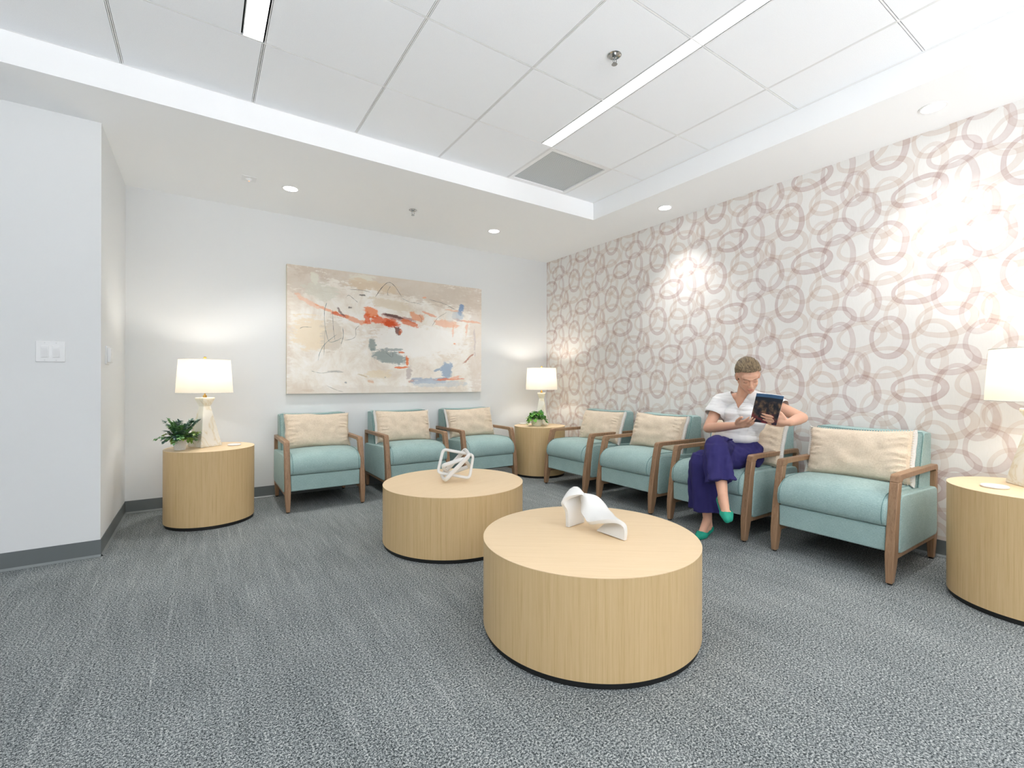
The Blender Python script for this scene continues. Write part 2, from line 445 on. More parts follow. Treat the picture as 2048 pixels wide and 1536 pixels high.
# ------------------------------------------------------------------ room shell
def struct(name, mb, mat, **k): return tag(mb.build(name, mat, **k), kind='structure')
struct('floor', MB().box(X0-.1, XR+.1, Y0-.1, YB+.1, -.1, 0), M['carpet'])
struct('wall_back', MB().box(XL, XR, YB, YB+.1, 0, HL+.1), M['wall'])
struct('wall_right', MB().box(XR, XR+.1, Y0, YB+.1, 0, HL+.1), M['paper'])
struct('wall_left', MB().box(X0, XL, YL, YB+.1, 0, HL+.1), M['wall'])          # block whose near face and return face the room
# rear wall left out so the added world fill reaches the ceiling
struct('wall_side', MB().box(X0-.1, X0, Y0, YB, 0, HC+.2), M['wall'])

mb = MB()
mb.prism([(X0, FY), (FX, FY), (FX, Y0), (XR+.1, Y0), (XR+.1, YB+.1), (X0, YB+.1)], HL, HC+.2, 'z')
struct('ceiling', mb, M['ceil'])
# cove base: 4 in. vinyl with a toe
def base(name, p, q, nrm):
    p = Vector(p); q = Vector(q); n = Vector(nrm); prof = [(0, 0), (.014, 0), (.014, .003), (.0045, .014), (.003, .1), (0, .1)]
    mb = MB(); mb.rings([[Vector((e.x+n.x*d, e.y+n.y*d, z)) for d, z in prof] for e in (p, q)])
    o = struct(name, mb, M['basebd'])
    mb = MB(); prof = [(.0142, .0), (.0142, .0034), (.0050, .0142), (.004, .0142), (.004, .0)]
    mb.rings([[Vector((e.x+n.x*d, e.y+n.y*d, z)) for d, z in prof] for e in (p, q)])
    mb.build('toe', M['toe'], o)
base('baseboard_back', (XL, YB), (XR, YB), (0, -1))
base('baseboard_right', (XR, Y0), (XR, YB), (-1, 0))
base('baseboard_side', (XL, YL-.003), (XL, YB), (1, 0))
base('baseboard_left', (X0, YL), (XL+.004, YL), (0, -1))

# raised ceiling: lay-in tiles between grid tees
xs = [GX-T*k for k in range(9, -1, -1)]+[FX]; ys = [GY-T*k for k in range(9, -1, -1)]+[FY]
xs = [X0]+[v for v in xs if v > X0+.1]; ys = [Y0]+[v for v in ys if v > Y0+.1]
LX = [.2535, 2.0824, -1.5753]
mb = MB(); tee = MB()
g_ = .0082
for i in range(len(xs)-1):
    for j in range(len(ys)-1):
        a, b_, c, d = xs[i], xs[i+1], ys[j], ys[j+1]
        if abs(a-2.0824) < .01 and abs(c-GY) < .01: continue
        b2 = b_
        for lx in LX:
            if abs(b_-lx) < .01 and d < GY+.01: b2 = lx-.092
        mb.box(a+g_, b2-g_, c+g_*.78, d-g_*.78, HC, HC+.018)
struct('ceiling_tiles', mb, M['tile'])
for x in xs[1:-1]:
    for s in (-1, 1): tee.box(x+s*.0038-.0022, x+s*.0038+.0022, Y0, FY, HC-.0005, HC+.01)
for y in ys[1:-1]: tee.box(X0, FX, y-.0032, y+.0032, HC-.0002, HC+.01)
tee.box(FX-.016, FX, Y0, FY, HC-.001, HC+.006); tee.box(X0, FX, FY-.006, FY, HC-.001, HC+.006)
struct('trim_1', tee, M['tee'])
struct('gap_shade_sheet', MB().box(X0, FX, Y0, FY, HC+.02, HC+.05), M['dark'])  # dark sheet above the tiles, its colour stands in for shade in the gaps

# ------------------------------------------------------------------ ceiling fixtures
def line_light(x1, label):
    o = thing('linear_ceiling_light', label, 'ceiling light', (x1-.047, (GY+Y0)/2, HC), 0, 'ceiling line lights')
    L = (GY-Y0)/2-.004
    MB().box(-.0415, .0415, -L, L-.004, .0005, .006).build('diffuser', M['line'], o)
    h = MB().box(-.0455, -.0415, -L, L, -.0005, .016).box(.0415, .0455, -L, L, -.0005, .016).box(-.0415, .0415, L-.004, L, -.0005, .016).box(-.045, .045, -L, L, .012, .016)
    h.build('housing', M['tee'], o)
    return o
line_light(LX[0], 'linear ceiling light whose lit end shows at the top left of the room')
line_light(LX[1], 'long linear ceiling light ending at the square air vent')
line_light(LX[2], 'linear ceiling light above the left part of the room, out of view')

def downlight(x, y, label):
    o = thing('recessed_downlight', label, 'downlight', (x, y, HL), 0, 'round downlights in the soffit')
    MB().lathe([(.052, -.0005), (.062, -.0005), (.062, -.003), (.052, -.004)], 40, ring=True).build('trim_ring', M['tee'], o, smooth=True)
    MB().lathe([(.0, -.0022), (.052, -.0022), (.052, -.0012), (0, -.0012)], 40).build('lens', M['dl'], o)
    ld = bpy.data.lights.new('downlight_beam', 'SPOT'); l = new_obj('beam', ld, o, (0, 0, -.006))
    ld.energy = SPOT_W*(1.2 if y > 3 else (.8 if y < 2 else .95)); ld.spot_size = R_(96); ld.spot_blend = .85; ld.shadow_soft_size = .035; ld.color = (1, .985, .965)
for (x, y), lab in zip(DOWNLIGHTS, ['round downlight in the soffit over the left end of the painting', 'round downlight in the soffit near the right end of the painting',
        'round downlight above the middle of the ring wallpaper', 'round downlight above the right part of the ring wallpaper', 'round downlight in the soffit beyond the right edge of view']):
    downlight(x, y, lab)

def sprinkler(x, y, z, label):
    o = thing('fire_sprinkler', label, 'sprinkler', (x, y, z), 0, 'chrome sprinkler heads')
    MB().lathe([(.0, -.0005), (.034, -.0005), (.036, -.003), (.03, -.006), (.018, -.003), (0, -.003)], 32).build('escutcheon', M['chrome'], o, smooth=True)
    b = MB(); b.lathe([(0, -.002), (.011, -.002), (.011, -.016), (.006, -.02), (0, -.02)], 16)
    for s in (-1, 1): b.tube([(s*.009, 0, -.014), (s*.014, 0, -.025), (s*.011, 0, -.038), (0, 0, -.046)], .0022, 6)
    b.lathe([(0, -.02), (.0022, -.02), (.0022, -.046), (0, -.046)], 8)
    b.lathe([(0, -.046), (.014, -.047), (.015, -.049), (0, -.049)], 20)
    b.build('head', M['chrome'], o, smooth=True)
sprinkler(1.555, 3.945, HL, 'small chrome sprinkler head in the flat soffit before the painting')
sprinkler(1.762, 1.706, HC, 'chrome sprinkler head in the tiled ceiling beside the long line light')

o = thing('ceiling_sensor', 'small square white ceiling sensor with an orange light', 'sensor', (.292, 4.032, HL))
MB().box(-.05, .05, -.05, .05, -.004, 0).build('plate', M['plastic'], o, bevel=.002)
MB().lathe([(0, -.02), (.012, -.018), (.02, -.008), (.022, -.003), (0, -.003)], 24).build('dome', M['plastic'], o, smooth=True)
MB().lathe([(0, -.0225), (.004, -.021), (.004, -.018), (0, -.018)], 12).build('indicator', M['led'], o)

def perf():
    m, t, b = nt('perforated_grey_metal', (170, 176, 178), .5); g = G(t)
    x, y, z = g.sep(g.coord())
    u = g.m('FRACT', g.m('MULTIPLY', x, 95)); v = g.m('FRACT', g.m('MULTIPLY', y, 95))
    du = g.m('SUBTRACT', u, .5); dv = g.m('SUBTRACT', v, .5)
    r = g.m('SQRT', g.m('ADD', g.m('MULTIPLY', du, du), g.m('MULTIPLY', dv, dv)))
    c = g.mix(g.mr(r, .26, .34), srgb(112, 118, 120), srgb(206, 210, 211)); t.links.new(c, b.inputs[0]); return m
o = thing('air_return_grille', 'square perforated grey air vent set in the tiled ceiling', 'air vent', (2.0824+T/2, GY+(FY-GY)/2, HC))
a = T/2-.008; c = (FY-GY)/2-.008
fr = MB()
for q in ((-a, a, -c, -c+.03), (-a, a, c-.03, c), (-a, -a+.03, -c+.03, c-.03), (a-.03, a, -c+.03, c-.03)): fr.box(*q, -.001, .014)
fr.build('frame', M['tee'], o)
mb = MB(); n = 12; rs = []
for i in range(n+1):
    y = -c+.03+(2*c-.06)*i/n; k = 1-abs(2*i/n-1)**3
    rs.append([(-a+.03, y, .010), (-a+.06, y, .010-.006*k), (a-.06, y, .010-.006*k), (a-.03, y, .010)])
mb.rings(rs, caps=False, closed=False); mb.build('perforated_panel', perf(), o, smooth=True)

# ------------------------------------------------------------------ wall plates
o = thing('light_switch', 'double white rocker switch plate on the near left wall', 'light switch', (-.710, YL, 1.2045))
MB().box(-.061, .061, -.006, 0, -.0585, .0585).build('wall_plate', M['plastic'], o, bevel=.003)
for sx in (-.0235, .0235):
    f_ = MB().box(sx-.0165, sx+.0165, -.0075, -.004, -.034, .034).build('switch_frame', M['plastic'], o, bevel=.001)
    r = MB(); r.prism([(-.0075, -.031), (-.0115, -.031), (-.008, .012), (-.0075, .012)], sx-.0125, sx+.0125, 'x')
    r.build('rocker', M['plastic_gray'], f_, bevel=.0006)
    MB().box(sx-.0125, sx+.0125, -.0095, -.007, .016, .03).build('dimmer_slot', M['plastic'], f_, bevel=.0006)
    for sz in (-.049, .049): MB().box(sx-.003, sx+.003, -.0068, -.0055, sz-.003, sz+.003).build('screw', M['plastic_gray'], o)
o = thing('thermostat', 'small white wall thermostat seen edge-on on the left return wall', 'thermostat', (XL, 3.865, 1.2))
MB().box(0, .008, -.055, .055, -.058, .058).build('back_plate', M['plastic'], o, bevel=.002)
b = MB(); b.box(.008, .026, -.045, .045, -.045, .045); b.build('case', M['plastic'], o, bevel=.003)
b = MB()
for k in range(9): b.box(.0255, .0272, -.035, .035, -.038+k*.0095-.0015, -.038+k*.0095+.0015)
b.build('vent_slots', M['plastic_gray'], o)

# ------------------------------------------------------------------ painting
def canvas_mat():
    gr = bpy.data.node_groups.new('paint_patch', 'ShaderNodeTree')
    for nm in ('X', 'Z', 'CX', 'CZ', 'HW', 'HH', 'Tilt', 'Noise', 'Amount'):
        gr.interface.new_socket(nm, in_out='INPUT', socket_type='NodeSocketFloat')
    gr.interface.new_socket('Mask', in_out='OUTPUT', socket_type='NodeSocketFloat')
    g = G(gr); i = g.n('NodeGroupInput').outputs
    u = g.m('SUBTRACT', i['X'], i['CX']); v = g.m('SUBTRACT', i['Z'], i['CZ'])
    cs, sn = g.m('COSINE', i['Tilt']), g.m('SINE', i['Tilt'])
    a = g.m('ABSOLUTE', g.m('DIVIDE', g.m('ADD', g.m('MULTIPLY', u, cs), g.m('MULTIPLY', v, sn)), i['HW']))
    b = g.m('ABSOLUTE', g.m('DIVIDE', g.m('SUBTRACT', g.m('MULTIPLY', v, cs), g.m('MULTIPLY', u, sn)), i['HH']))
    r = g.m('POWER', g.m('ADD', g.m('POWER', a, 2.6), g.m('POWER', b, 2.6)), .385)
    rr = g.m('ADD', r, g.m('MULTIPLY', g.m('SUBTRACT', i['Noise'], .5), 3.0))
    o = g.n('NodeGroupOutput'); gr.links.new(g.m('MULTIPLY', g.mr(rr, .74, 1.08, 1, 0, True), g.m('MULTIPLY', i['Amount'], .9)), o.inputs[0])
    m, t, b_ = nt('abstract_painting', (238, 232, 222), .6, .25); g = G(t); p = g.coord()
    wob = g.noise(p, 9, 3, .6, 0, 1)
    p2 = g.add(p, g.scale(g.add(wob, (-.5, -.5, -.5)), (.07, 0, .05)))
    x, y, z = g.sep(p2)
    n1 = g.noise(g.scale(p, (9, 9, 34)), 1.0, 5, .72)       # dry horizontal brush marks
    n2 = g.noise(p, 30, 4, .7)
    nn = g.m('ADD', g.m('MULTIPLY', n1, .7), g.m('MULTIPLY', n2, .3))
    base_ = g.ramp(g.noise(p, 3.2, 5, .7, .5), [(.35, (226, 214, 200)), (.5, (240, 234, 224)), (.62, (246, 243, 238))])
    col = base_
    for cx, cz, hw, hh, tl, c, s in BL:
        n = g.n('ShaderNodeGroup'); n.node_tree = gr
        g.put(n.inputs['X'], x); g.put(n.inputs['Z'], z); g.put(n.inputs['Noise'], nn)
        for nm, v in (('CX', cx), ('CZ', cz), ('HW', hw), ('HH', hh), ('Tilt', R_(tl)), ('Amount', s)): n.inputs[nm].default_value = v
        col = g.mix(n.outputs[0], col, srgb(*c))
    t.links.new(col, b_.inputs[0]); g.bump(nn, .25, .003, b_)
    return m
PX0, PX1, PZ0, PZ1 = .6406, 2.6765, .9264, 2.1125
M['canvas'] = canvas_mat(); M['edge'] = nt('raw_canvas_edge', (214, 206, 182), .8)[0]
ln = [nt('charcoal_line', (92, 92, 92), .8)[0], nt('grey_green_line', (128, 140, 136), .8)[0]]
mb = MB(); mb.m = 1; mb.box(PX0, PX1, YB-.04, YB-.001, PZ0, PZ1); mb.m = 0
mb.add([(PX0, YB-.0402, PZ0), (PX1, YB-.0402, PZ0), (PX1, YB-.0402, PZ1), (PX0, YB-.0402, PZ1)], [(0, 1, 2, 3)])
for k, L in enumerate(LN):
    mb.m = 3 if k in (1, 2, 9, 13, 15) else 2
    P = catmull([(x, YB-.0406, z) for x, z in L], 6); rs = []
    wd = .0035 if k in (0, 1, 2, 13) else .0022
    for i, q in enumerate(P):
        d = (P[min(i+1, len(P)-1)]-P[max(i-1, 0)]).normalized(); nrm = Vector((-d.z, 0, d.x))
        ww = wd*(.55+.6*noise.noise(q*40+Vector((k, 0, 0))))*(0.35 if i in (0, len(P)-1) else 1)
        rs.append([q+nrm*ww, q-nrm*ww])
    mb.rings(rs, caps=False, closed=False)
o = mb.build('abstract_painting', [M['canvas'], M['edge']]+ln, recalc=False)
tag(o, 'large wide abstract canvas painting in beige, orange and grey on the white wall', 'painting')

# ------------------------------------------------------------------ drum tables
def drum(name, label, cat, x, y, r, h, rz=0, group=None, kick=.008):
    o = thing(name, label, cat, (x, y, 0), rz, group)
    MB().lathe([(0, 0), (r-kick, 0), (r-kick, .0245), (0, .0245)], 96).build('plinth', M['black'], o, smooth=True)
    MB().lathe([(0, .024), (r, .024), (r, h-.003), (0, h-.003)], 128).build('drum_side', M['oak'], o, smooth=True)
    MB().lathe([(0, h-.003), (r, h-.003), (r+.0006, h-.002), (r+.0006, h-.0004), (r-.001, h), (0, h)], 128).build('table_top', M['oaktop'], o, smooth=True, ang=25)
    return o
drum('coffee_table', 'low round pale oak coffee table nearest, under the curved white sculpture', 'coffee table', 1.393, 1.494, .456, .379, R_(-38), 'low round coffee tables')
drum('coffee_table', 'low round pale oak coffee table farther back, under the white link sculpture', 'coffee table', 1.394, 2.798, .457, .379, R_(20), 'low round coffee tables')
TH = .547
drum('side_table', 'round pale oak side table by the left corner under lamp and herringbone pot', 'side table', .056, 4.18, .287, TH, R_(10), 'round side tables')
drum('side_table', 'round pale oak side table in the corner between two rows of armchairs', 'side table', 3.186, 4.234, .287, TH, R_(50), 'round side tables')
drum('side_table', 'round pale oak side table cut by the right edge of view', 'side table', 3.186, .449, .29, TH, R_(90), 'round side tables')

# ------------------------------------------------------------------ armchairs (front towards local -y)
def rr(y0, y1, z0, z1, r, n=5):
    r = min(r, (y1-y0)/2-.0005, (z1-z0)/2-.0005); pts = []
    for cy, cz, a0 in ((y1-r, z0+r, -90), (y1-r, z1-r, 0), (y0+r, z1-r, 90), (y0+r, z0+r, 180)):
        for k in range(n+1):
            a = R_(a0+90*k/n); pts.append((cy+r*cos(a), cz+r*sin(a)))
    return pts
def make_chair():
    o = thing('lounge_armchair', 'x', 'armchair', (0, 0, 0), 0, 'matching teal armchairs')
    xa, xb = .270, .311
    for s in (-1, 1):
        # front leg: tapered, thickest at seat rail
        L = MB(); rs = []
        for z, ya, yb, i0, i1 in ((.008, -.350, -.312, .276, .304), (.10, -.347, -.292, .272, .310), (.15, -.344, -.281, xa, xb), (.30, -.322, -.266, xa, xb), (.45, -.292, -.243, xa, xb), (.519, -.2745, -.2245, xa, xb)):
            rs.append([(s*i0, ya, z), (s*i1, ya, z), (s*i1, yb, z), (s*i0, yb, z)])
        L.rings(rs); leg = L.build('leg', M['walnut'], o, bevel=.004)
        MB().lathe([(0, 0), (.012, 0), (.012, .009), (0, .009)], 16, (s*.29, -.331)).build('glide', M['black'], leg)
        L = MB(); rs = []
        for z, ya, yb, i0, i1 in ((.008, .300, .332, .276, .304), (.15, .290, .347, xa, xb), (.30, .305, .350, xa, xb), (.5165, .318, .3525, xa, xb)):
            rs.append([(s*i0, ya, z), (s*i1, ya, z), (s*i1, yb, z), (s*i0, yb, z)])
        L.rings(rs); leg = L.build('leg', M['walnut'], o, bevel=.004)
        MB().lathe([(0, 0), (.012, 0), (.012, .009), (0, .009)], 16, (s*.29, .316)).build('glide', M['black'], leg)
        # arm: flat bar with rounded front and rear corners
        def arc(cy, cz, r, a0, a1, n=6): return [(cy+r*cos(R_(a0+(a1-a0)*k/n)), cz+r*sin(R_(a0+(a1-a0)*k/n))) for k in range(n+1)]
        pts = [(-.2745, .519)]+arc(-.243, .5345, .0235, 175, 90, 4)+arc(.332, .536, .022, 90, 0, 4)+[(.3535, .5165), (.3185, .5165)]+arc(.3085, .520, .010, 10, 90, 2)+arc(-.2055, .5125, .0175, 90, 180, 3)[:-1]+[(-.2235, .519)]
        MB().prism(pts, s*(xa-.0003), s*(xb+.0003), 'x').build('armrest', M['walnut'], o, bevel=.002)
        MB().prism([(-.30, .128), (.325, .128), (.325, .152), (-.30, .152)], s*(xa+.002), s*(xb-.002), 'x').build('side_rail', M['walnut'], o, bevel=.003)
        # small curved brackets where rail meets legs
        b = MB(); b.prism([(-.295, .129)]+[(-.262-.03+.03*sin(R_(a)), .129-.03+.03*cos(R_(a))) for a in (90, 60, 30, 0)], s*(xa+.003), s*(xb-.003), 'x')
        # upholstered side
        P = rr(-.282, .328, .150, .452, .035, 6)
        P = [(y+(.03*(z-.15)/.3 if y < 0 else 0), z-(.022*(y+.28)/.6 if z > .3 else 0)) for y, z in P]
        rs = []
        cy, cz = sum(p[0] for p in P)/len(P), sum(p[1] for p in P)/len(P)
        for x, k in ((.262, 1.0), (.305, 1.0), (.311, .992), (.3145, .975), (.3155, .93)):
            rs.append([(s*x, cy+(y-cy)*(1-(1-k)*.55), cz+(z-cz)*k) for y, z in P])
        MB().rings(rs).build('side_panel', M['teal'], o, smooth=True, ang=60)
    # base apron
    MB().box(-.270, .270, -.322, .31, .162, .289).build('front_apron', M['teal'], o, bevel=.008, seg=3)
    MB().box(-.262, .262, -.27, .30, .150, .163).build('underside', M['black'], o)
    # seat cushion with waterfall front
    prof = [(-.318, .292), (-.335, .300), (-.344, .325), (-.345, .355), (-.335, .392), (-.312, .422), (-.275, .444), (-.22, .455), (-.10, .458), (.05, .452), (.20, .440), (.22, .40), (.22, .300), (.20, .292)]
    xsn = [-.2715, -.268, -.255, -.22, -.12, 0, .12, .22, .255, .268, .2715]; rs = []
    for x in xsn:
        k = (x/.2715)**4; e = 1-abs(x)/.2715; sq = (0 if abs(x) > .27 else (.5 if abs(x) > .26 else 1))
        cr = .012*(1-(x/.27)**2)
        rs.append([(x, y*(1-.014*(1-sq))+.0, z+(cr*(z-.29)/.16 if z > .3 else 0)-(.012*(1-sq) if z > .42 else 0)+(.004*(1-sq) if z < .3 else 0)) for y, z in prof])
    MB().rings(rs).build('seat_cushion', M['teal'], o, smooth=True, ang=70)
    # seam line round the cushion ends
    for s in (-1, 1): MB().tube([(s*.2565, y*1.004, z+.0028) for y, z in prof[1:11]], .0016, 6).build('seat_piping', M['piping'], o, smooth=True)
    # back cushion, slightly raked, dipped top edge
    rs = []
    nx = 14
    def front(z): return .105+(z-.42)*.30
    def rear(z): return .318-(.018*(z-.42)/.34)*0+(.0)
    for i in range(nx+1):
        x = -.284+.568*i/nx; a = abs(x)/.284
        e = max(0, (a-.9)/.1)
        top = .757-.010*(1-a*a)-.014*e*e
        pr = [(front(.40)+.012*e, .40), (front(.50)-.010*(1-a*a)+.012*e, .50), (front(.62)-.012*(1-a*a)+.012*e, .62), (front(top-.03)+.004+.012*e, top-.028), (front(top)+.012, top-.006), (front(top)+.028, top), (.322, top-.002), (.338-.006*e, top-.014), (.342-.01*e, top-.05), (.335-.01*e, .40)]
        rs.append([(x, y, z) for y, z in pr])
    bc = MB().rings(rs).build('backrest', M['teal'], o, smooth=True, ang=60)
    b = MB()
    path = []
    for i in range(nx+1):
        x = -.276+.552*i/nx; a = abs(x)/.284; path.append((x, front(.75)+.006, .748-.010*(1-a*a)))
    path = [(-.281, front(z)+.006, z) for z in (.44, .55, .66, .73)]+path+[(.281, front(z)+.006, z) for z in (.73, .66, .55, .44)]
    b.tube(path, .0017, 6); b.build('piping', M['piping'], bc, smooth=True)
    MB().box(-.26, .26, .30, .328, .165, .42).build('back_panel', M['teal'], o, bevel=.006)
    return o
def clump(p, k, s): return noise.noise(Vector(p)*k+Vector((s, s*1.7, 0)))
def make_pillow(seed, band):
    """lumbar pillow, local x across, z up, front towards -y, bottom edge at z=0; band: which ends show the white whip-stitched flange"""
    o = thing('lumbar_pillow', 'x', 'pillow', (0, 0, 0), 0, 'beige linen lumbar pillows')
    W, H, D = .272, .155, .066
    NU, NV = 44, 26
    def pt(u, v, side, k=1.0):
        e = (max(0, 1-abs(u)**2.6)*max(0, 1-abs(v)**2.6))**.42
        x = W*u*(1-.05*(1-u*u)*0-.035*(1-abs(v)**2)*abs(u)**3)+.005*clump((v*3, u, side*0), 1, seed+5)*abs(u)**4*(1 if u > 0 else -1)
        z = H*v*(1-.07*(1-abs(u)**2)*abs(v)**3)
        wr = (.006*clump((u*2.5, v*1.5, side), 1.6, seed)+.0045*clump((u*9, v*2.5, side), 1, seed+3)*abs(u)**2+.0045*sin(24*v+6*clump((u, v, 0), 2, seed))*max(0, abs(u)-.5)*2)*e
        sag = .012*(1-u*u)*(1 if v > 0 else .4)*clump((u*1.5, 0, 0), 1, seed+9)*abs(v)
        return (x, side*(D*e+wr*2)*k, z+H+sag)
    for side, nm, mat in ((-1, 'front_cover', M['linen']), (1, 'back_cover', M['wlinen'])):
        b = MB(); rs = []
        for j in range(NV+1): rs.append([pt(-1+2*i/NU, -1+2*j/NV, side) for i in range(NU+1)])
        b.rings(rs, caps=False, closed=False); b.build(nm, mat, o, smooth=True)
    # white flange behind the beige front, crossed by whip stitches
    edge = []
    for i in range(40): edge.append((-1+2*i/40, 1))
    for i in range(22): edge.append((1, 1-2*i/22))
    for i in range(40): edge.append((1-2*i/40, -1))
    for i in range(22): edge.append((-1, -1+2*i/22))
    rs = []
    for u, v in edge:
        p = Vector(pt(u*.985, v*.985, 1)); q = Vector(pt(u, v, -1)); out = Vector((u, 0, v)); out = Vector((u if abs(u) >= .999 else 0, 0, v if abs(v) >= .999 else 0)).normalized()
        ex = .006+(.024 if (abs(u) >= .999 and band) else 0)
        rs.append([q+Vector((0, .002, 0)), q+out*ex*.6+Vector((0, .010, 0)), q+out*ex*.5+Vector((0, .030, 0)), q+Vector((0, .022, 0))])
    MB().rings(rs, loop=True, caps=False).build('flange', M['wlinen'], o, smooth=True)
    b = MB()
    n = 0
    for k in range(len(edge)*1):
        u, v = edge[k]; q = Vector(pt(u, v, -1)); out = Vector((u if abs(u) >= .999 else 0, 0, v if abs(v) >= .999 else 0)).normalized()
        j = .5+.5*clump((k, 0, 0), 3.7, seed)
        b.tube([q+Vector((0, -.003, 0))-out*.004, q+out*(.004+.003*j)+Vector((0, .002, 0)), q+out*(.003)+Vector((0, .012, 0))], [.0016, .0022, .0014], 5)
    b.build('edge_stitching', M['linen'], o, smooth=True)
    tg = MB().box(W+.002, W+.016, .004, .006, .05, .085).build('care_tag', M['wlinen'], o)
    return o
CH = [  # x, y, rotation, label, pillow(dx, dz, tilt, band), pillow label
 (.856, 4.380, 0, 'teal armchair with wooden arms, leftmost, next to the left side table', (.012, 0, 1), 'beige pillow on the leftmost armchair under the painting'),
 (1.668, 4.380, 0, 'teal armchair in the middle of the row under the painting', (.0, 0, 1), 'beige pillow on the middle armchair of the painting row'),
 (2.440, 4.380, 0, 'teal armchair under the painting, next to the corner side table', (-.01, .0, -1), 'beige pillow on the painting-row armchair nearest the corner'),
 (3.268, 3.500, -pi/2, 'teal armchair against the wallpaper, nearest the room corner', (.06, -.005, 0), 'beige pillow on the wallpaper-side armchair nearest the room corner'),
 (3.268, 2.735, -pi/2, 'empty teal armchair against the wallpaper beside the seated woman', (.0, .0, 1), 'beige pillow on the empty armchair beside the seated woman'),
 (3.268, 1.972, -pi/2, 'teal armchair the woman in white is sitting on', (.045, .0, 0), 'beige pillow behind the seated woman'),
 (3.268, 1.197, -pi/2, 'teal armchair nearest the camera, beside the right side table', (-.005, .0, -2), 'large beige pillow on the nearest armchair, right of the woman')]
proto = make_chair()
for k, (x, y, a, lab, pl, plab) in enumerate(CH):
    c = proto if k == 0 else copy_tree(proto)
    c.location = (x, y, 0); c.rotation_euler = (0, 0, a); c['label'] = lab
    p = make_pillow(k*2.3+1, k not in (0,))
    p['label'] = plab; p.rotation_mode = 'XYZ'
    lean = R_(-17)
    p.matrix_world = Matrix.Translation((x, y, 0)) @ Matrix.Rotation(a, 4, 'Z') @ Matrix.Translation((pl[0], .050, .452+pl[1])) @ Matrix.Rotation(lean, 4, 'X') @ Matrix.Rotation(R_(pl[2]), 4, 'Y')

# ------------------------------------------------------------------ table lamps
def lamp(x, y, rz, label):
    o = thing('table_lamp', label, 'table lamp', (x, y, TH+.0005), rz, 'alabaster table lamps')
    b = MB()
    for (z, h) in ():
        pass
    rs = []
    for z, h in ((0, .077), (.003, .0795), (.012, .0795), (.300, .0275), (.302, .0268), (.306, .0278), (.356, .0465), (.366, .0465), (.369, .0445)):
        c = min(.004, h*.1)
        rs.append([(sx*h-(c if k == 0 else 0)*sx*1, sy*h-(c if k == 1 else 0)*sy, z) for sx, sy, k in ((1, 1, 1), (1, 1, 0), (-1, 1, 0), (-1, 1, 1), (-1, -1, 1), (-1, -1, 0), (1, -1, 0), (1, -1, 1))])
    b.rings(rs); b.build('lamp_base', M['alab'], o)
    MB().lathe([(0, .369), (.013, .369), (.013, .385), (.006, .388), (.006, .42), (.014, .422), (.014, .455), (0, .455)], 24).build('socket', M['brass'], o, smooth=True)
    MB().lathe([(0, .455), (.012, .456), (.028, .485), (.030, .505), (.02, .53), (0, .538)], 24).build('bulb', M['bulb'], o, smooth=True)
    sh = MB().lathe([(.184, .405), (.167, .655)], 96); sh.f = [q for q in sh.f if len(q) == 4]
    s = sh.build('lamp_shade', M['shade'], o, smooth=True, recalc=False)
    for z, r in ((.405, .184), (.655, .167)):
        MB().tube([(r*cos(2*pi*j/64), r*sin(2*pi*j/64), z) for j in range(64)], .0022, 6, loop=True).build('rim', M['wlinen'], s, smooth=True)
    b = MB()
    for a in (0, 2.094, 4.189): b.tube([(0, 0, .650), (.166*cos(a), .166*sin(a), .650)], .0016, 6)
    b.tube([(0, 0, .45), (.05, 0, .50), (.05, 0, .58), (0, 0, .645)], .0014, 6); b.tube([(0, 0, .45), (-.05, 0, .50), (-.05, 0, .58), (0, 0, .645)], .0014, 6)
    b.build('harp', M['brass'], o, smooth=True)
    MB().lathe([(0, .645), (.009, .647), (.006, .655), (.010, .664), (.010, .676), (0, .680)], 20).build('finial', M['brass'], o, smooth=True)
    for dz in (.53,):
        ld = bpy.data.lights.new('bulb_glow', 'POINT'); ld.energy = LAMP_W; ld.color = (1, .93, .83); ld.shadow_soft_size = .035
        new_obj('glow', ld, o, (0, 0, .56))
lamp(.020, 4.245, R_(33), 'white-shaded alabaster table lamp by the left corner')
lamp(3.272, 4.312, R_(-40), 'white-shaded alabaster table lamp in the corner beside the wallpaper')
lamp(3.290, .442, R_(40), 'white-shaded alabaster table lamp cut by the right edge of view')

def coaster(x, y, r, label):
    o = MB().lathe([(0, 0), (r-.004, 0), (r, .004), (r, .008), (r-.003, .0105), (0, .011)], 48).build('round_coaster', M['coast'], smooth=True, ang=70)
    o.location = (x, y, TH+.0005); tag(o, label, 'coaster', 'white round coasters')
coaster(.208, 4.175, .045, 'white round coaster on the left side table right of the lamp')
coaster(3.118, 4.470, .045, 'white round coaster at the back of the corner side table')
coaster(3.090, .553, .050, 'white round coaster on the right side table')

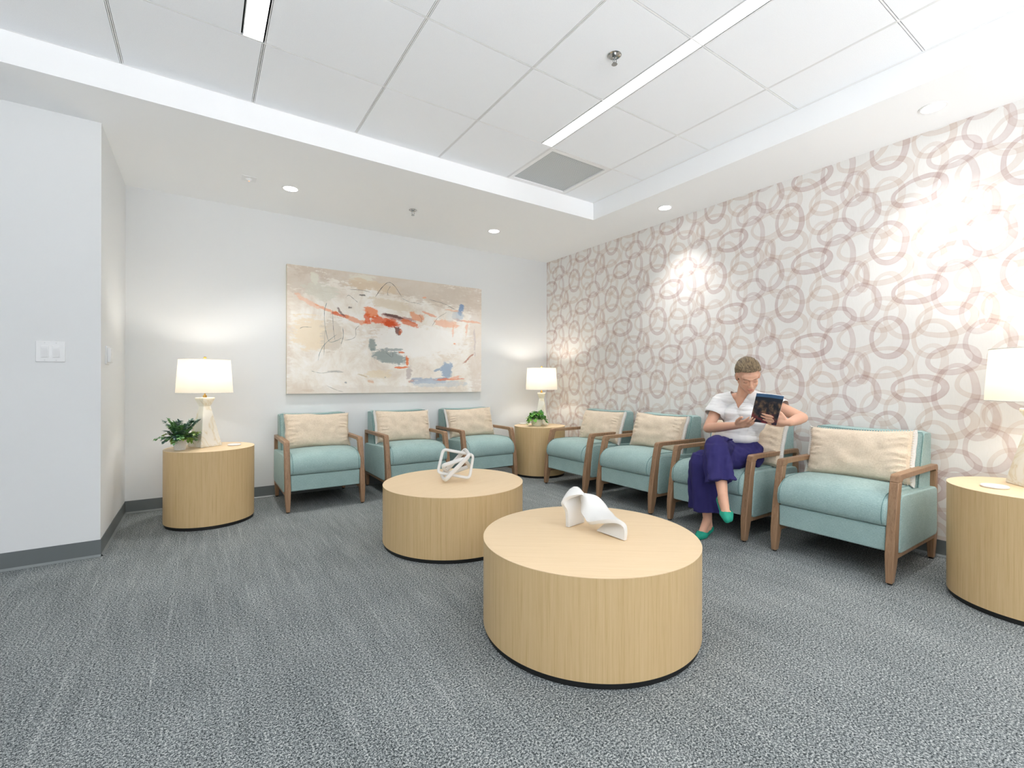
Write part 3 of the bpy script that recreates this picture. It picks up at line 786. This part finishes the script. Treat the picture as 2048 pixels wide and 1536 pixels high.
# ------------------------------------------------------------------ potted plants
def leaf_mat(name, c1, c2, rough=.45):
    m, t, b = nt(name, c1, rough, .4); g = G(t)
    n = g.noise(g.coord(), 22, 1); c = g.ramp(n, [(.35, c2), (.65, c1)]); t.links.new(c, b.inputs[0]); b.inputs['Roughness'].default_value = rough; return m
LEAF = [leaf_mat('dark_green_leaf', (128, 172, 104), (80, 132, 84)), leaf_mat('bluish_green_leaf', (124, 150, 142), (84, 112, 106)), leaf_mat('fresh_green_leaf', (134, 160, 66), (90, 132, 58))]
LEAF2 = [leaf_mat('bright_green_leaf', (116, 182, 70), (74, 146, 50)), leaf_mat('deep_green_leaf', (66, 134, 52), (46, 106, 44)), leaf_mat('yellow_green_leaf', (150, 188, 90), (112, 160, 66))]
def leaf(mb, p, d, up, L, W, heart=False):
    d = d.normalized(); s = d.cross(up).normalized(); n = s.cross(d)
    prof = [(0, .08), (.15, .55), (.35, .95), (.55, 1.0), (.78, .7), (1, .05)] if not heart else [(-.12, .35), (.05, .95), (.3, 1.05), (.55, .85), (.8, .45), (1, .03)]
    rs = []
    for t, w_ in prof:
        c = p+d*L*t-n*L*.22*t*t
        rs.append([c-s*W*w_+n*W*.25*w_, c-s*W*w_*.5+n*W*.06, c, c+s*W*w_*.5+n*W*.06, c+s*W*w_+n*W*.25*w_])
    mb.rings(rs, caps=False, closed=False)
def plant_bush(x, y, z):
    o = thing('potted_plant', 'small leafy green plant in a white herringbone pot on the left side table', 'plant', (x, y, z))
    m, t, b = nt('herringbone_pot', (236, 234, 230), .5); g = G(t)
    px, py, pz = g.sep(g.coord()); an = g.m('ARCTAN2', py, px)
    zig = g.m('PINGPONG', g.m('MULTIPLY', an, 8/ (2*pi)*1.0), .5)
    s = g.m('FRACT', g.m('ADD', g.m('MULTIPLY', pz, 120), g.m('MULTIPLY', zig, 4.5)))
    col = g.mix(g.mr(s, .24, .34), srgb(120, 116, 112), srgb(238, 236, 232)); t.links.new(col, b.inputs[0])
    pot = MB().lathe([(0, 0), (.031, 0), (.034, .003), (.046, .078), (.043, .080), (.040, .066), (0, .066)], 40).build('pot', m, o, smooth=True)
    MB().lathe([(0, .065), (.0405, .0665), (.0405, .068), (0, .070)], 24).build('soil', nt('dark_soil', (58, 48, 40), .9)[0], pot)
    rnd = random.Random(4); fo = MB(); st = MB()
    for k in range(74):
        a = 2*pi*rnd.random(); tilt = R_(8+76*rnd.random()**.8); L = .07+.075*rnd.random()
        if k < 3: a = [2.6, .35, .1][k]+R_(0); tilt = R_(38); L = .155
        q0 = Vector((.012*cos(a), .012*sin(a), .066)); d = Vector((sin(tilt)*cos(a), sin(tilt)*sin(a), cos(tilt)))
        pts = [q0+d*L*t+Vector((0, 0, .02*sin(t*2.4)-.028*t*t*(tilt > .9))) for t in (0, .25, .5, .75, 1)]
        st.tube(pts, [.0016, .0014, .0012, .001, .0007], 5)
        mat = 1 if (k < 3 or rnd.random() < .22) else (2 if rnd.random() < .3 else 0)
        cp = catmull(pts, 3)
        for i in range(3, len(cp)):
            for s_ in (0, 1):
                dd = (cp[i]-cp[i-1]).normalized(); r2 = Vector((rnd.uniform(-1, 1), rnd.uniform(-1, 1), rnd.uniform(-.4, 1)))
                sd = dd.cross(Vector((0, 0, 1))).normalized()*(1 if s_ else -1)
                fo.m = mat; n0 = len(fo.v)
                leaf(fo, cp[i], dd*.6+sd*.9+r2*.35, Vector((0, 0, 1))+r2*.4, .020+.012*rnd.random(), .0075+.003*rnd.random())
        fo.m = mat; leaf(fo, cp[-1], cp[-1]-cp[-2], Vector((.3, .2, 1)), .026, .008)
    st.build('stems', LEAF[0], o, smooth=True); fo.build('foliage', LEAF, o, smooth=True, recalc=False)
plant_bush(-.128, 4.100, TH+.0005)
def plant_round(x, y, z):
    o = thing('potted_plant', 'low trailing bright green plant in a pale pot on the corner side table', 'plant', (x, y, z))
    pm = paint_mat('pale_stone_pot', (214, 214, 196), .6)
    MB().lathe([(0, 0), (.045, 0), (.058, .02), (.064, .05), (.060, .075), (.056, .078), (.054, .06), (0, .06)], 40).build('pot', pm, o, smooth=True)
    rnd = random.Random(11); fo = MB(); st = MB()
    for k in range(120):
        a = 2*pi*rnd.random(); u = rnd.random(); tilt = R_(10+100*u); L = .07+.05*rnd.random()
        q0 = Vector((.02*cos(a), .02*sin(a), .068)); q2 = Vector(((.03+.09*u)*cos(a), (.03+.09*u)*sin(a), .075+.10*(1-u**1.5)*rnd.uniform(.5, 1.1)-.055*u*rnd.random()))
        q1 = (q0+q2)/2+Vector((0, 0, .035))
        pts = catmull([q0, q1, q2], 4); st.tube(pts, .0011, 5)
        for q, sc in ((q2, 1), (q1, .8)):
            fo.m = rnd.choice((0, 0, 1, 1, 2)); s_ = .017*sc*rnd.uniform(.75, 1.3)
            d = Vector((cos(a+rnd.uniform(-.9, .9)), sin(a+rnd.uniform(-.9, .9)), rnd.uniform(-.7, .2)))
            leaf(fo, q, d, Vector((rnd.uniform(-.4, .4), rnd.uniform(-.4, .4), 1)), s_*1.7, s_*1.05, True)
    st.build('stems', LEAF2[1], o, smooth=True); fo.build('foliage', LEAF2, o, smooth=True, recalc=False)
plant_round(3.105, 4.178, TH+.0005)

# ------------------------------------------------------------------ sculptures
LINKS = [[(1.339,2.849,.588),(1.511,2.745,.548),(1.471,2.724,.400),(1.292,2.832,.440)],
[(1.486,2.810,.581),(1.451,2.688,.560),(1.306,2.751,.400),(1.340,2.872,.408)],
[(1.306,2.793,.488),(1.422,2.708,.536),(1.511,2.793,.465),(1.390,2.881,.413)]]
o = thing('link_sculpture', 'white sculpture of three interlocked rounded links on the back coffee table', 'sculpture', (1.40, 2.79, .3795))
for L in LINKS:
    P = [Vector(p)-Vector((1.40, 2.79, .3795)) for p in L]; path = []
    n = (P[1]-P[0]).cross(P[3]-P[0]).normalized()
    for i in range(4):
        a, b_, c = P[i-1], P[i], P[(i+1) % 4]; r = .026
        p = b_+(a-b_).normalized()*r; q = b_+(c-b_).normalized()*r
        for t in (0, .2, .4, .6, .8, 1): path.append((1-t)**2*p+2*t*(1-t)*b_+t*t*q)
        for t in (.33, .66): path.append(q.lerp(c+(b_-c).normalized()*r, t))
    m = len(path); rs = []
    for i, p in enumerate(path):
        t = (path[(i+1) % m]-path[i-1]).normalized(); b2 = n; a2 = t.cross(n).normalized()
        ring = []
        for k in range(16):
            th = 2*pi*k/16; ca, sa = cos(th), sin(th); q_ = (abs(ca)**4.5+abs(sa)**4.5)**(-1/4.5)
            ring.append(p+a2*ca*q_*.0095+b2*sa*q_*.0135)
        rs.append(ring)
    MB().rings(rs, loop=True).build('link', M['white_cer'], o, smooth=True, ang=60)

# curved white arch: a folded ribbon on two slab feet
org = Vector((1.374, 1.616, .3815)); rr_ = Vector((.829, -.559, 0)); dd_ = Vector((.559, .829, 0))
ST = [((0,0,0),(4,3.8,0),(8.1,7.6,0)), ((-.1,0,4),(4,3.8,4.2),(8.2,7.7,4)), ((-.6,-.2,7.6),(4,4.2,8.8),(8.6,8,7.6)),
      ((-2.2,-.8,10.6),(3,4.6,14),(8.8,7.2,10.4)), ((-.4,-1.2,13.0),(4.4,4.8,16.4),(8.6,5.2,10.2)), ((3.6,-1.2,14.4),(6.2,2.2,15.6),(7.6,2.2,8.6)), ((8.6,.6,14.4),(8.6,-1.2,12.0),(6.6,-2.0,7.0)),
      ((13.2,1.4,13.2),(11.0,-2.2,10.2),(7.4,-4.6,5.4)), ((16.2,0,10.6),(13.2,-4.6,8.2),(8.6,-8.0,4.2)), ((17.8,-2.6,8.2),(15.4,-8.2,7.4),(12.8,-13.0,6.2)),
      ((19.4,-4.8,6.4),(19.0,-10.6,7.0),(18.4,-16.0,7.4)), ((19.2,-5.6,4.2),(20.6,-11.4,5.4),(21.6,-17.2,6.2)), ((15.4,-6.2,2.2),(18.8,-11.8,2.9),(22.4,-17.6,3.6)), ((12.6,-6.2,0),(17.4,-11.9,0),(22.2,-17.6,0))]
def W3(p): return org+rr_*p[0]*.01+dd_*p[1]*.01+Vector((0, 0, p[2]*.01))
cols = [catmull([W3(s[k]) for s in ST], 6) for k in range(3)]; rs = []
for i in range(len(cols[0])):
    a, b_, c = cols[0][i], cols[1][i], cols[2][i]; ring = []
    ctl = b_*2-(a+c)*.5
    for k in range(11):
        t = k/10; ring.append(a*(1-t)**2+ctl*2*t*(1-t)+c*t*t)
    rs.append(ring)
o = MB().rings([[p-org for p in r] for r in rs], caps=False, closed=False).build('wave_sculpture', M['white_cer'], smooth=True, ang=80)
o.location = org; md = o.modifiers.new('t', 'SOLIDIFY'); md.thickness = .017; md.offset = 0; md.use_even_offset = False
md = o.modifiers.new('bv', 'BEVEL'); md.width = .003; md.segments = 2; md.limit_method = 'ANGLE'; md.angle_limit = R_(55)
tag(o, 'white curved folded arch sculpture on the nearest coffee table', 'sculpture')

# ------------------------------------------------------------------ the seated woman
skin, t_, b_ = nt('skin', (220, 172, 146), .5, .4); b_.inputs['Subsurface Weight'].default_value = .12; b_.inputs['Subsurface Scale'].default_value = .01
b_.inputs['Subsurface Radius'].default_value = (1, .4, .25)
hairm, hair_t, hair_b = nt('dark_blonde_hair', (140, 118, 88), .55)
shirtm = nt('white_cotton', (230, 230, 230), .85, .2)[0]; navy = paint_mat('navy_cotton', (47, 43, 98), .85, .2)
green = nt('teal_green_suede', (20, 148, 124), .7)[0]; lipm = nt('lips', (200, 130, 116), .45)[0]; browm = nt('brow', (112, 86, 62), .7)[0]
V = Vector
hf = V((-.66, -.62, -.54)).normalized(); hs = hf.cross(V((.02, .12, 1))).normalized(); hu = hs.cross(hf).normalized()   # face direction, her left-to-right axis, crown
hc = V((3.090, 1.745, 1.086)); HM = Matrix((hs, hf, hu)).transposed()
def H(s, f, u): return hc+hs*s+hf*f+hu*u
g = G(hair_t)
def dotn(v):
    x = g.n('ShaderNodeVectorMath', operation='DOT_PRODUCT'); g.put(x.inputs[0], g.coord()); x.inputs[1].default_value = tuple(v); return x.outputs['Value']
hair_t.links.new(g.ramp(g.noise(g.comb(dotn(hs*150), dotn(hf*14), dotn(hu*110)), 1.0, 3, .6), [(.35, (88, 72, 52)), (.68, (152, 132, 102))]), hair_b.inputs[0])
body = MB()
neck = V((3.165, 1.810, .955)); chest = V((3.205, 1.835, .80)); pel = V((3.20, 1.870, .565))
shR = V((3.155, 1.985, .905)); shL = V((3.215, 1.675, .900)); elR = V((3.035, 2.010, .708)); wrR = V((2.885, 1.705, .758)); elL = V((3.200, 1.450, .812)); wrL = V((2.905, 1.385, .800))
hpR = V((3.17, 1.945, .525)); hpL = V((3.17, 1.785, .525)); knR = V((2.815, 1.800, .612)); anR = V((2.660, 1.660, .345)); knL = V((2.800, 1.890, .505)); anL = V((2.872, 1.905, .100))
# head
body.ell(H(0, -.012, .030), (.071, .091, .082), HM); body.ell(H(0, .030, -.030), (.056, .058, .072), HM)
body.ell(H(0, .052, -.072), (.034, .030, .028), HM); body.ell(H(0, .066, -.090), (.017, .015, .015), HM)
body.ell(H(0, .062, .024), (.050, .022, .030), HM); body.ell(H(0, .080, .014), (.040, .010, .008), HM)
for s in (-1, 1):
    body.ell(H(s*.031, .058, -.028), (.019, .020, .021), HM); body.ell(H(s*.030, .0735, -.001), (.014, .010, .0105), HM)
    body.cap(H(s*.049, .0, -.045), H(s*.018, .055, -.086), .016, .013)
    body.ell(H(s*.070, -.010, -.006), (.0095, .015, .028), HM); body.ell(H(s*.0085, .096, -.036), (.0075, .008, .006), HM)
body.cap(H(0, .084, .006), H(0, .102, -.030), .007, .0095)
body.ell(H(0, .086, -.058), (.019, .009, .006), HM); body.ell(H(0, .085, -.067), (.016, .009, .006), HM)
body.cap(H(0, -.02, -.05), neck, .048, .052)
# trunk
body.cap(neck, chest+V((0, 0, .06)), .052, .085)
body.cap(shR+V((.015, -.03, .005)), shL+V((.0, .03, .005)), .036, .036); body.cap(neck+V((0, 0, -.01)), shR, .034, .036); body.cap(neck+V((0, 0, -.01)), shL, .034, .036)
body.ell(chest, (.085, .135, .12)); body.cap(chest, pel, .10, .11)
for s in (.055, -.055): body.ell(chest+V((-.062, s-.01, .015)), (.045, .05, .05))
# arms
for sh, el, wr in ((shR, elR, wrR), (shL, elL, wrL)):
    body.cap(sh, sh.lerp(el, .5), .043, .040); body.cap(sh.lerp(el, .5), el, .040, .034); body.cap(el, el.lerp(wr, .35), .034, .035); body.cap(el.lerp(wr, .35), wr, .035, .0235)
def hand(wr, d, nrm, out, curl, spread, thumb):
    """palm from the wrist along d; nrm = back of hand; out = thumb side"""
    d = d.normalized(); nrm = (nrm-d*nrm.dot(d)).normalized(); sd = d.cross(nrm).normalized()
    if sd.dot(out) < 0: sd = -sd
    pm = wr+d*.050; Mx = Matrix((sd, d, nrm)).transposed()
    body.cap(wr, pm, .022, .024); body.ell(pm, (.039, .044, .0145), Mx); body.cap(wr+d*.03+sd*.018, wr+d*.075+sd*.028, .013, .011); body.cap(wr+d*.03-sd*.018, wr+d*.075-sd*.028, .014, .0105)
    for k, (off, L) in enumerate(((.029, .068), (.010, .076), (-.010, .071), (-.028, .056))):
        p = wr+d*.082+sd*off-(d*.006 if k == 3 else V((0, 0, 0))); dirv = (d+sd*off*spread*4).normalized()
        r = .0086
        for j, (fr, cu) in enumerate(((.44, curl[0]), (.32, curl[1]), (.24, curl[2]))):
            ax = dirv.cross(nrm).normalized(); dirv = (Matrix.Rotation(-R_(cu+k*2), 3, ax) @ dirv).normalized()
            q = p+dirv*L*fr; body.cap(p, q, r, r-.0009, 10); p = q; r -= .0009
    p = wr+d*.028+sd*.024
    for tv, L, r in zip(thumb, (.034, .030, .022), (.0125, .0105, .0095)):
        q = p+(d*tv[0]+sd*tv[1]+nrm*tv[2]).normalized()*L; body.cap(p, q, r, r-.001, 10); p = q
# book frame
bTL, bTR, bBR, bBL = V((2.790, 1.526, .962)), V((2.790, 1.367, .946)), V((2.870, 1.444, .788)), V((2.870, 1.611, .782))
bx = (bTR-bTL).normalized(); by = (bTL-bBL).normalized(); bn = bx.cross(by).normalized()
if bn.x > 0: bn = -bn     # cover side faces away from her
# left hand reaches across the cover's lower right, thumb behind; right hand holds the lower left corner
hand(wrL, V((-.40, .91, .08)), bn, by, (4, 12, 12), .25, ((.6, .6, -.5), (.8, .4, -.5), (.9, .2, -.4)))
hand(wrR, V((-.34, -.91, .22)), bn*.6+V((0, 0, -.8)), by, (8, 14, 12), .25, ((.8, .5, -.2), (.9, .25, -.2), (1, .1, -.2)))
# legs and feet
for hp, kn, an in ((hpR, knR, anR), (hpL, knL, anL)):
    body.cap(hp, kn, .072, .050); body.cap(kn, kn.lerp(an, .3), .048, .049); body.cap(kn.lerp(an, .3), an, .047, .029)
ftR = V((-.62, -.60, -.34)).normalized(); ftL = V((-.96, -.22, -.04)).normalized()
def foot(an, fd, up, drop):
    up = (up-fd*up.dot(fd)).normalized(); sd = fd.cross(up)
    heel = an-up*drop-fd*.022; ball = an-up*(drop+.010)+fd*.105; toe = an-up*(drop+.014)+fd*.160
    body.cap(an, heel, .029, .026); body.cap(heel, ball, .027, .026); body.cap(an+fd*.012, ball+up*.006, .028, .022)
    body.cap(ball+sd*.012, toe+sd*.010, .021, .012); body.cap(ball-sd*.016, toe-sd*.016-fd*.014, .019, .012)
    return heel, ball, toe, up, sd
fR = foot(anR, ftR, V((-.2, -.15, 1)), .048); fL = foot(anL, ftL, V((0, 0, 1)), .062)
woman = voxel(body, 'person', skin, .0042, 3)
tag(woman, 'seated woman in a white blouse and navy wide trousers reading, legs crossed', 'person')

lp = MB(); lp.ell(H(0, .0925, -.0575), (.0165, .004, .0034), HM, 16, 8); lp.ell(H(0, .0915, -.0645), (.013, .004, .0038), HM, 16, 8)
lp.build('lips', lipm, woman, smooth=True)
for s in (-1, 1):
    MB().tube([H(s*.014, .089, .016), H(s*.026, .090, .021), H(s*.040, .082, .019), H(s*.048, .074, .014)], [.0010, .0017, .0015, .0006], 6).build('eyebrow', browm, woman, smooth=True)
    MB().tube([H(s*.018, .0825, -.0055), H(s*.026, .0850, -.0085), H(s*.035, .0825, -.0085), H(s*.043, .0755, -.005)], [.0004, .0009, .0009, .0004], 6).build('eyelash', browm, woman, smooth=True)
hb = MB(); hb.ell(H(0, -.022, .036), (.0715, .086, .0805), HM); hb.ell(H(0, -.052, .004), (.068, .060, .074), HM)
hb.cap(H(0, -.070, -.030), H(.0, -.082, -.075), .044, .028)
hb.ell(H(.024, -.100, -.058), (.038, .032, .036), HM); hb.cap(H(.046, -.055, -.012), H(.040, -.082, -.066), .020, .022)
hair = voxel(hb, 'hair', hairm, .005, 3, woman)
# combed strands: from the hairline back over the head to the low bun
HLN = [(-.98, -.16, -.34), (-1.0, .08, -.02), (-.90, .44, .14), (-.66, .68, .32), (-.30, .88, .37), (0.06, .93, .38), (.36, .86, .37), (.66, .68, .32), (.90, .44, .14), (1.0, .08, -.02), (.98, -.16, -.34)]
hl = catmull(HLN, 22); st = MB(); bun = V((.22, -.86, -.62)).normalized()
rdh = random.Random(5)
for i, d0 in enumerate(hl):
    d0 = (d0+V((rdh.uniform(-.02, .02), rdh.uniform(-.035, .01), rdh.uniform(-.02, .02)))).normalized()
    d1 = (bun+V((d0.x*.22, 0, .10*rdh.uniform(-1, 1)))).normalized(); pts = []; lift = rdh.uniform(.0, .004)
    for k in range(13):
        t = k/12; m_ = V((d0.x*1.05, .0, .30+1.2*(1-abs(d0.x)))); q = d0*(1-t)**2+m_*(2*t*(1-t))+d1*t*t; q.normalize()
        pts.append(H(q.x*(.0745+lift), -.014+q.y*(.0965+lift), .034+q.z*(.0865+lift)))
    st.tube(pts, [.0012]+[.0034]*11+[.002], 6)
for k in range(26):      # coil of the bun
    a = 2*pi*k/26; c = H(.024, -.104, -.058)
    st.tube([c+hs*.036*cos(a+t*1.2)*(1-.5*t)+hu*.034*sin(a+t*1.2)*(1-.5*t)-hf*(.006+.026*t) for t in (0, .3, .6, .9)], .0038, 6)
st.build('strands', hairm, hair, smooth=True)

# blouse
sb = MB()
sb.ell(chest+V((.0, .005, -.01)), (.100, .152, .135)); sb.cap(neck+V((.012, .0, -.045)), chest, .062, .105)
for s in (.055, -.06): sb.ell(chest+V((-.066, s-.01, .012)), (.052, .060, .058))
sb.cap(chest+V((0, 0, -.04)), V((3.195, 1.880, .640)), .112, .118); sb.ell(V((3.19, 1.89, .645)), (.125, .150, .055))
sb.cap(neck+V((.004, .04, -.012)), shR, .042, .050); sb.cap(neck+V((.004, -.04, -.012)), shL, .042, .050)
sb.cap(shR, shR.lerp(elR, .44), .052, .070); sb.cap(shL, shL.lerp(elL, .36), .052, .062)
blouse = voxel(sb, 'blouse', shirtm, .005, 5, woman)
def wrinkle(o, fr, amp, seed, mask=None, push=0):
    me = o.data; n = [v.normal.copy() for v in me.vertices]
    for v, q in zip(me.vertices, n):
        p = v.co; k = noise.noise(V((p.x*fr[0]+seed, p.y*fr[1], p.z*fr[2])))+.5*noise.noise(V((p.x*fr[0]*2, p.y*fr[1]*2+seed, p.z*fr[2]*2)))
        v.co = p+q*(amp*k*(mask(p) if mask else 1)+push)
wrinkle(blouse, (9, 7, 42), .0075, 3, lambda p: min(1, max(.25, (p.z-.60)*6)), .0025)
bm = bmesh.new(); bm.from_mesh(blouse.data)
side = (shL-shR).normalized(); vb = V((3.10, 1.822, .856)); dele = []; SL = .62
elcR = shR.lerp(elR, .44); elcL = shL.lerp(elL, .36); dR = (elR-shR).normalized(); dL = (elL-shL).normalized()
for co, no in ((vb, side-V((0, 0, SL))), (vb, side+V((0, 0, SL))), (V((0, 0, .614)), V((0, 0, 1))), (elcR+dR*.020, dR), (elcL+dL*.020, dL), (V((3.19, 0, 0)), V((1, 0, 0)))):
    bmesh.ops.bisect_plane(bm, geom=bm.verts[:]+bm.edges[:]+bm.faces[:], plane_co=co, plane_no=no.normalized())
for f in bm.faces:
    c = f.calc_center_median(); h_ = c.z-vb.z; u = (c-vb).dot(side)
    if h_ > 0 and c.x < 3.19 and abs(u) < h_*SL: dele.append(f)
    elif (c-elcR).dot(dR) > .020 and (c-elcR).length < .11 and (c-shR).dot(side) < .035: dele.append(f)
    elif (c-elcL).dot(dL) > .020 and (c-elcL).length < .10: dele.append(f)
    elif c.z < .614: dele.append(f)
bmesh.ops.delete(bm, geom=dele, context='FACES'); bm.to_mesh(blouse.data); bm.free()
md = blouse.modifiers.new('t', 'SOLIDIFY'); md.thickness = .003; md.offset = 1

# trousers
tb = MB()
tb.ell(V((3.19, 1.87, .565)), (.135, .165, .085)); tb.cap(hpR, hpL, .098, .098); tb.cap(hpL, knL, .092, .080)
tb.cap(hpR+V((0, .005, .01)), knR, .098, .076)
def legtube(P, n=28):
    # rings with folds: list of (centre, rx, ry)
    rs = []
    for i, (c, r1, r2, ax) in enumerate(P):
        c = V(c); ax = V(ax).normalized(); u = V((1, 0, 0)); u = (u-ax*u.dot(ax)).normalized(); w_ = ax.cross(u); ring = []
        amp = .019*i/len(P)
        for k in range(n):
            th = 2*pi*k/n; f = 1+amp*sin(4*th+1.3)/.07+.5*amp*sin(7*th)/.07
            ring.append(c+u*cos(th)*r1*f+w_*sin(th)*r2*f)
        rs.append(ring)
    return rs
# crossed leg: falls straight from the knee, flared hem
tb.rings(legtube([((2.835, 1.800, .650), .045, .05, (0, 0, 1)), ((2.805, 1.795, .620), .076, .078, (.2, .1, 1)), ((2.775, 1.775, .560), .080, .080, (.3, .2, 1)), ((2.750, 1.750, .500), .078, .080, (.3, .25, 1)), ((2.722, 1.722, .445), .076, .082, (.3, .3, 1)), ((2.702, 1.704, .412), .078, .086, (.3, .3, 1))]))
# standing leg: wide, almost to the ankle
tb.rings(legtube([((2.800, 1.885, .560), .07, .07, (0, 0, 1)), ((2.795, 1.890, .500), .086, .086, (0, 0, 1)), ((2.805, 1.895, .420), .088, .092, (0, 0, 1)), ((2.815, 1.895, .330), .088, .096, (0, 0, 1)), ((2.828, 1.895, .240), .088, .100, (0, 0, 1)), ((2.838, 1.895, .172), .088, .104, (0, 0, 1))]))
for k in range(9):
    a = k/8; q = hpR.lerp(knR, .25+.6*a)+V((0, .03-.08*a, .075-.01*a)); tb.cap(q, q+V((-.02, -.06, .004)), .012, .006, 8)
trousers = voxel(tb, 'trousers', navy, .006, 3, woman)
wrinkle(trousers, (10, 26, 9), .009, 5, lambda p: .6+.4*(p.x < 2.95))
wrinkle(trousers, (26, 8, 20), .006, 9, lambda p: 1.0*(p.x > 2.95)+.15)

# ballet flats
def flat(fr, wear):
    heel, ball, toe, up, sd = fr; fd = (toe-heel).normalized(); b = MB()
    b.cap(heel-up*.004, ball-up*.004, .0305, .030); b.cap(ball+sd*.010, toe+sd*.006, .026, .017); b.cap(ball-sd*.014, toe-sd*.010-fd*.01, .025, .017)
    s = voxel(b, 'shoe', green, .004, 3, woman)
    bm = bmesh.new(); bm.from_mesh(s.data); dele = []
    for f in bm.faces:
        c = f.calc_center_median(); t = (c-heel).dot(fd)/(toe-heel).length; h_ = (c-heel).dot(up)-(ball-heel).dot(up)*t
        lim = .010 if t < .12 else (.004 if t < .62 else .004+(t-.62)*.10)
        if h_ > lim and t < .82: dele.append(f)
    bmesh.ops.delete(bm, geom=dele, context='FACES'); bm.to_mesh(s.data); bm.free()
    md = s.modifiers.new('t', 'SOLIDIFY'); md.thickness = .0025; md.offset = 1
    c = heel.lerp(toe, .80)+up*.020
    MB().cap(c-sd*.001, c-sd*.013+up*.002, .0022, .0045, 8).cap(c+sd*.001, c+sd*.013+up*.002, .0022, .0045, 8).build('bow', green, s, smooth=True)
flat(fR, 0); flat(fL, 1)

# magazine
mg = thing('magazine', 'dark-covered magazine held open in the seated woman\'s hands', 'magazine', tuple((bTL+bBR)/2))
oc = (bTL+bBR)/2; wB = (bTR-bTL).length; hB = (bTL-bBL).length
mm, t_, b_ = nt('dark_magazine_cover', (50, 52, 60), .3); g = G(t_); p = g.coord('UV'); x, y, z = g.sep(p)
n = g.noise(g.scale(p, (5, 4, 1)), 1.0, 4, .6)
pic = g.ramp(n, [(.38, (34, 38, 48)), (.48, (64, 58, 62)), (.56, (112, 92, 76)), (.64, (148, 118, 92))])
col = g.mix(g.m('MULTIPLY', g.mr(y, .08, .22), g.mr(y, .80, .70)), srgb(44, 50, 62), pic)
col = g.mix(g.m('MULTIPLY', g.mr(y, .42, .22), g.mr(g.noise(g.scale(p, (3, 6, 1)), 1.0, 2), .45, .6)), col, srgb(136, 58, 62))
col = g.mix(g.mr(y, .885, .90), col, srgb(74, 112, 152)); t_.links.new(col, b_.inputs[0])
me_p = nt('magazine_paper', (226, 228, 228), .5)[0]
def sheet(name, x0, x1, depth, bend, mat, th):
    n = 12; rs = []; b = MB(); vs = []; uv = []
    for s_ in (0, 1):
        for j in range(9):
            for i in range(n+1):
                t = i/n; xx = x0+(x1-x0)*t; v = j/8
                q = bx*xx*wB+by*(v-.5)*hB+bn*(depth-bend*sin(pi*t)*.5-bend*t*.3-(.012*(v > .8)*(v-.8)*5*0))-bn*(th*s_)
                b.v.append(tuple(q)); uv.append((t, v))
    W_ = n+1
    for j in range(8):
        for i in range(n):
            a = j*W_+i; b.f.append([a, a+1, a+W_+1, a+W_]); c = a+9*W_; b.f.append([c, c+W_, c+W_+1, c+1])
    for i in range(n):
        for j in (0, 8):
            a = j*W_+i; b.f.append([a, a+1, a+1+9*W_, a+9*W_])
    for j in range(8):
        for i in (0, n):
            a = j*W_+i; b.f.append([a, a+W_, a+W_+9*W_, a+9*W_])
    b.mi = [0]*len(b.f); o = b.build(name, mat, mg, smooth=True)
    ul = o.data.uv_layers.new(name='UVMap')
    for lp_ in o.data.loops: ul.data[lp_.index].uv = uv[lp_.vertex_index]
    return o
sheet('cover', -.5, .5, .000, .010, mm, .001)
sheet('pages', -.492, .492, -.0012, .010, me_p, .006)
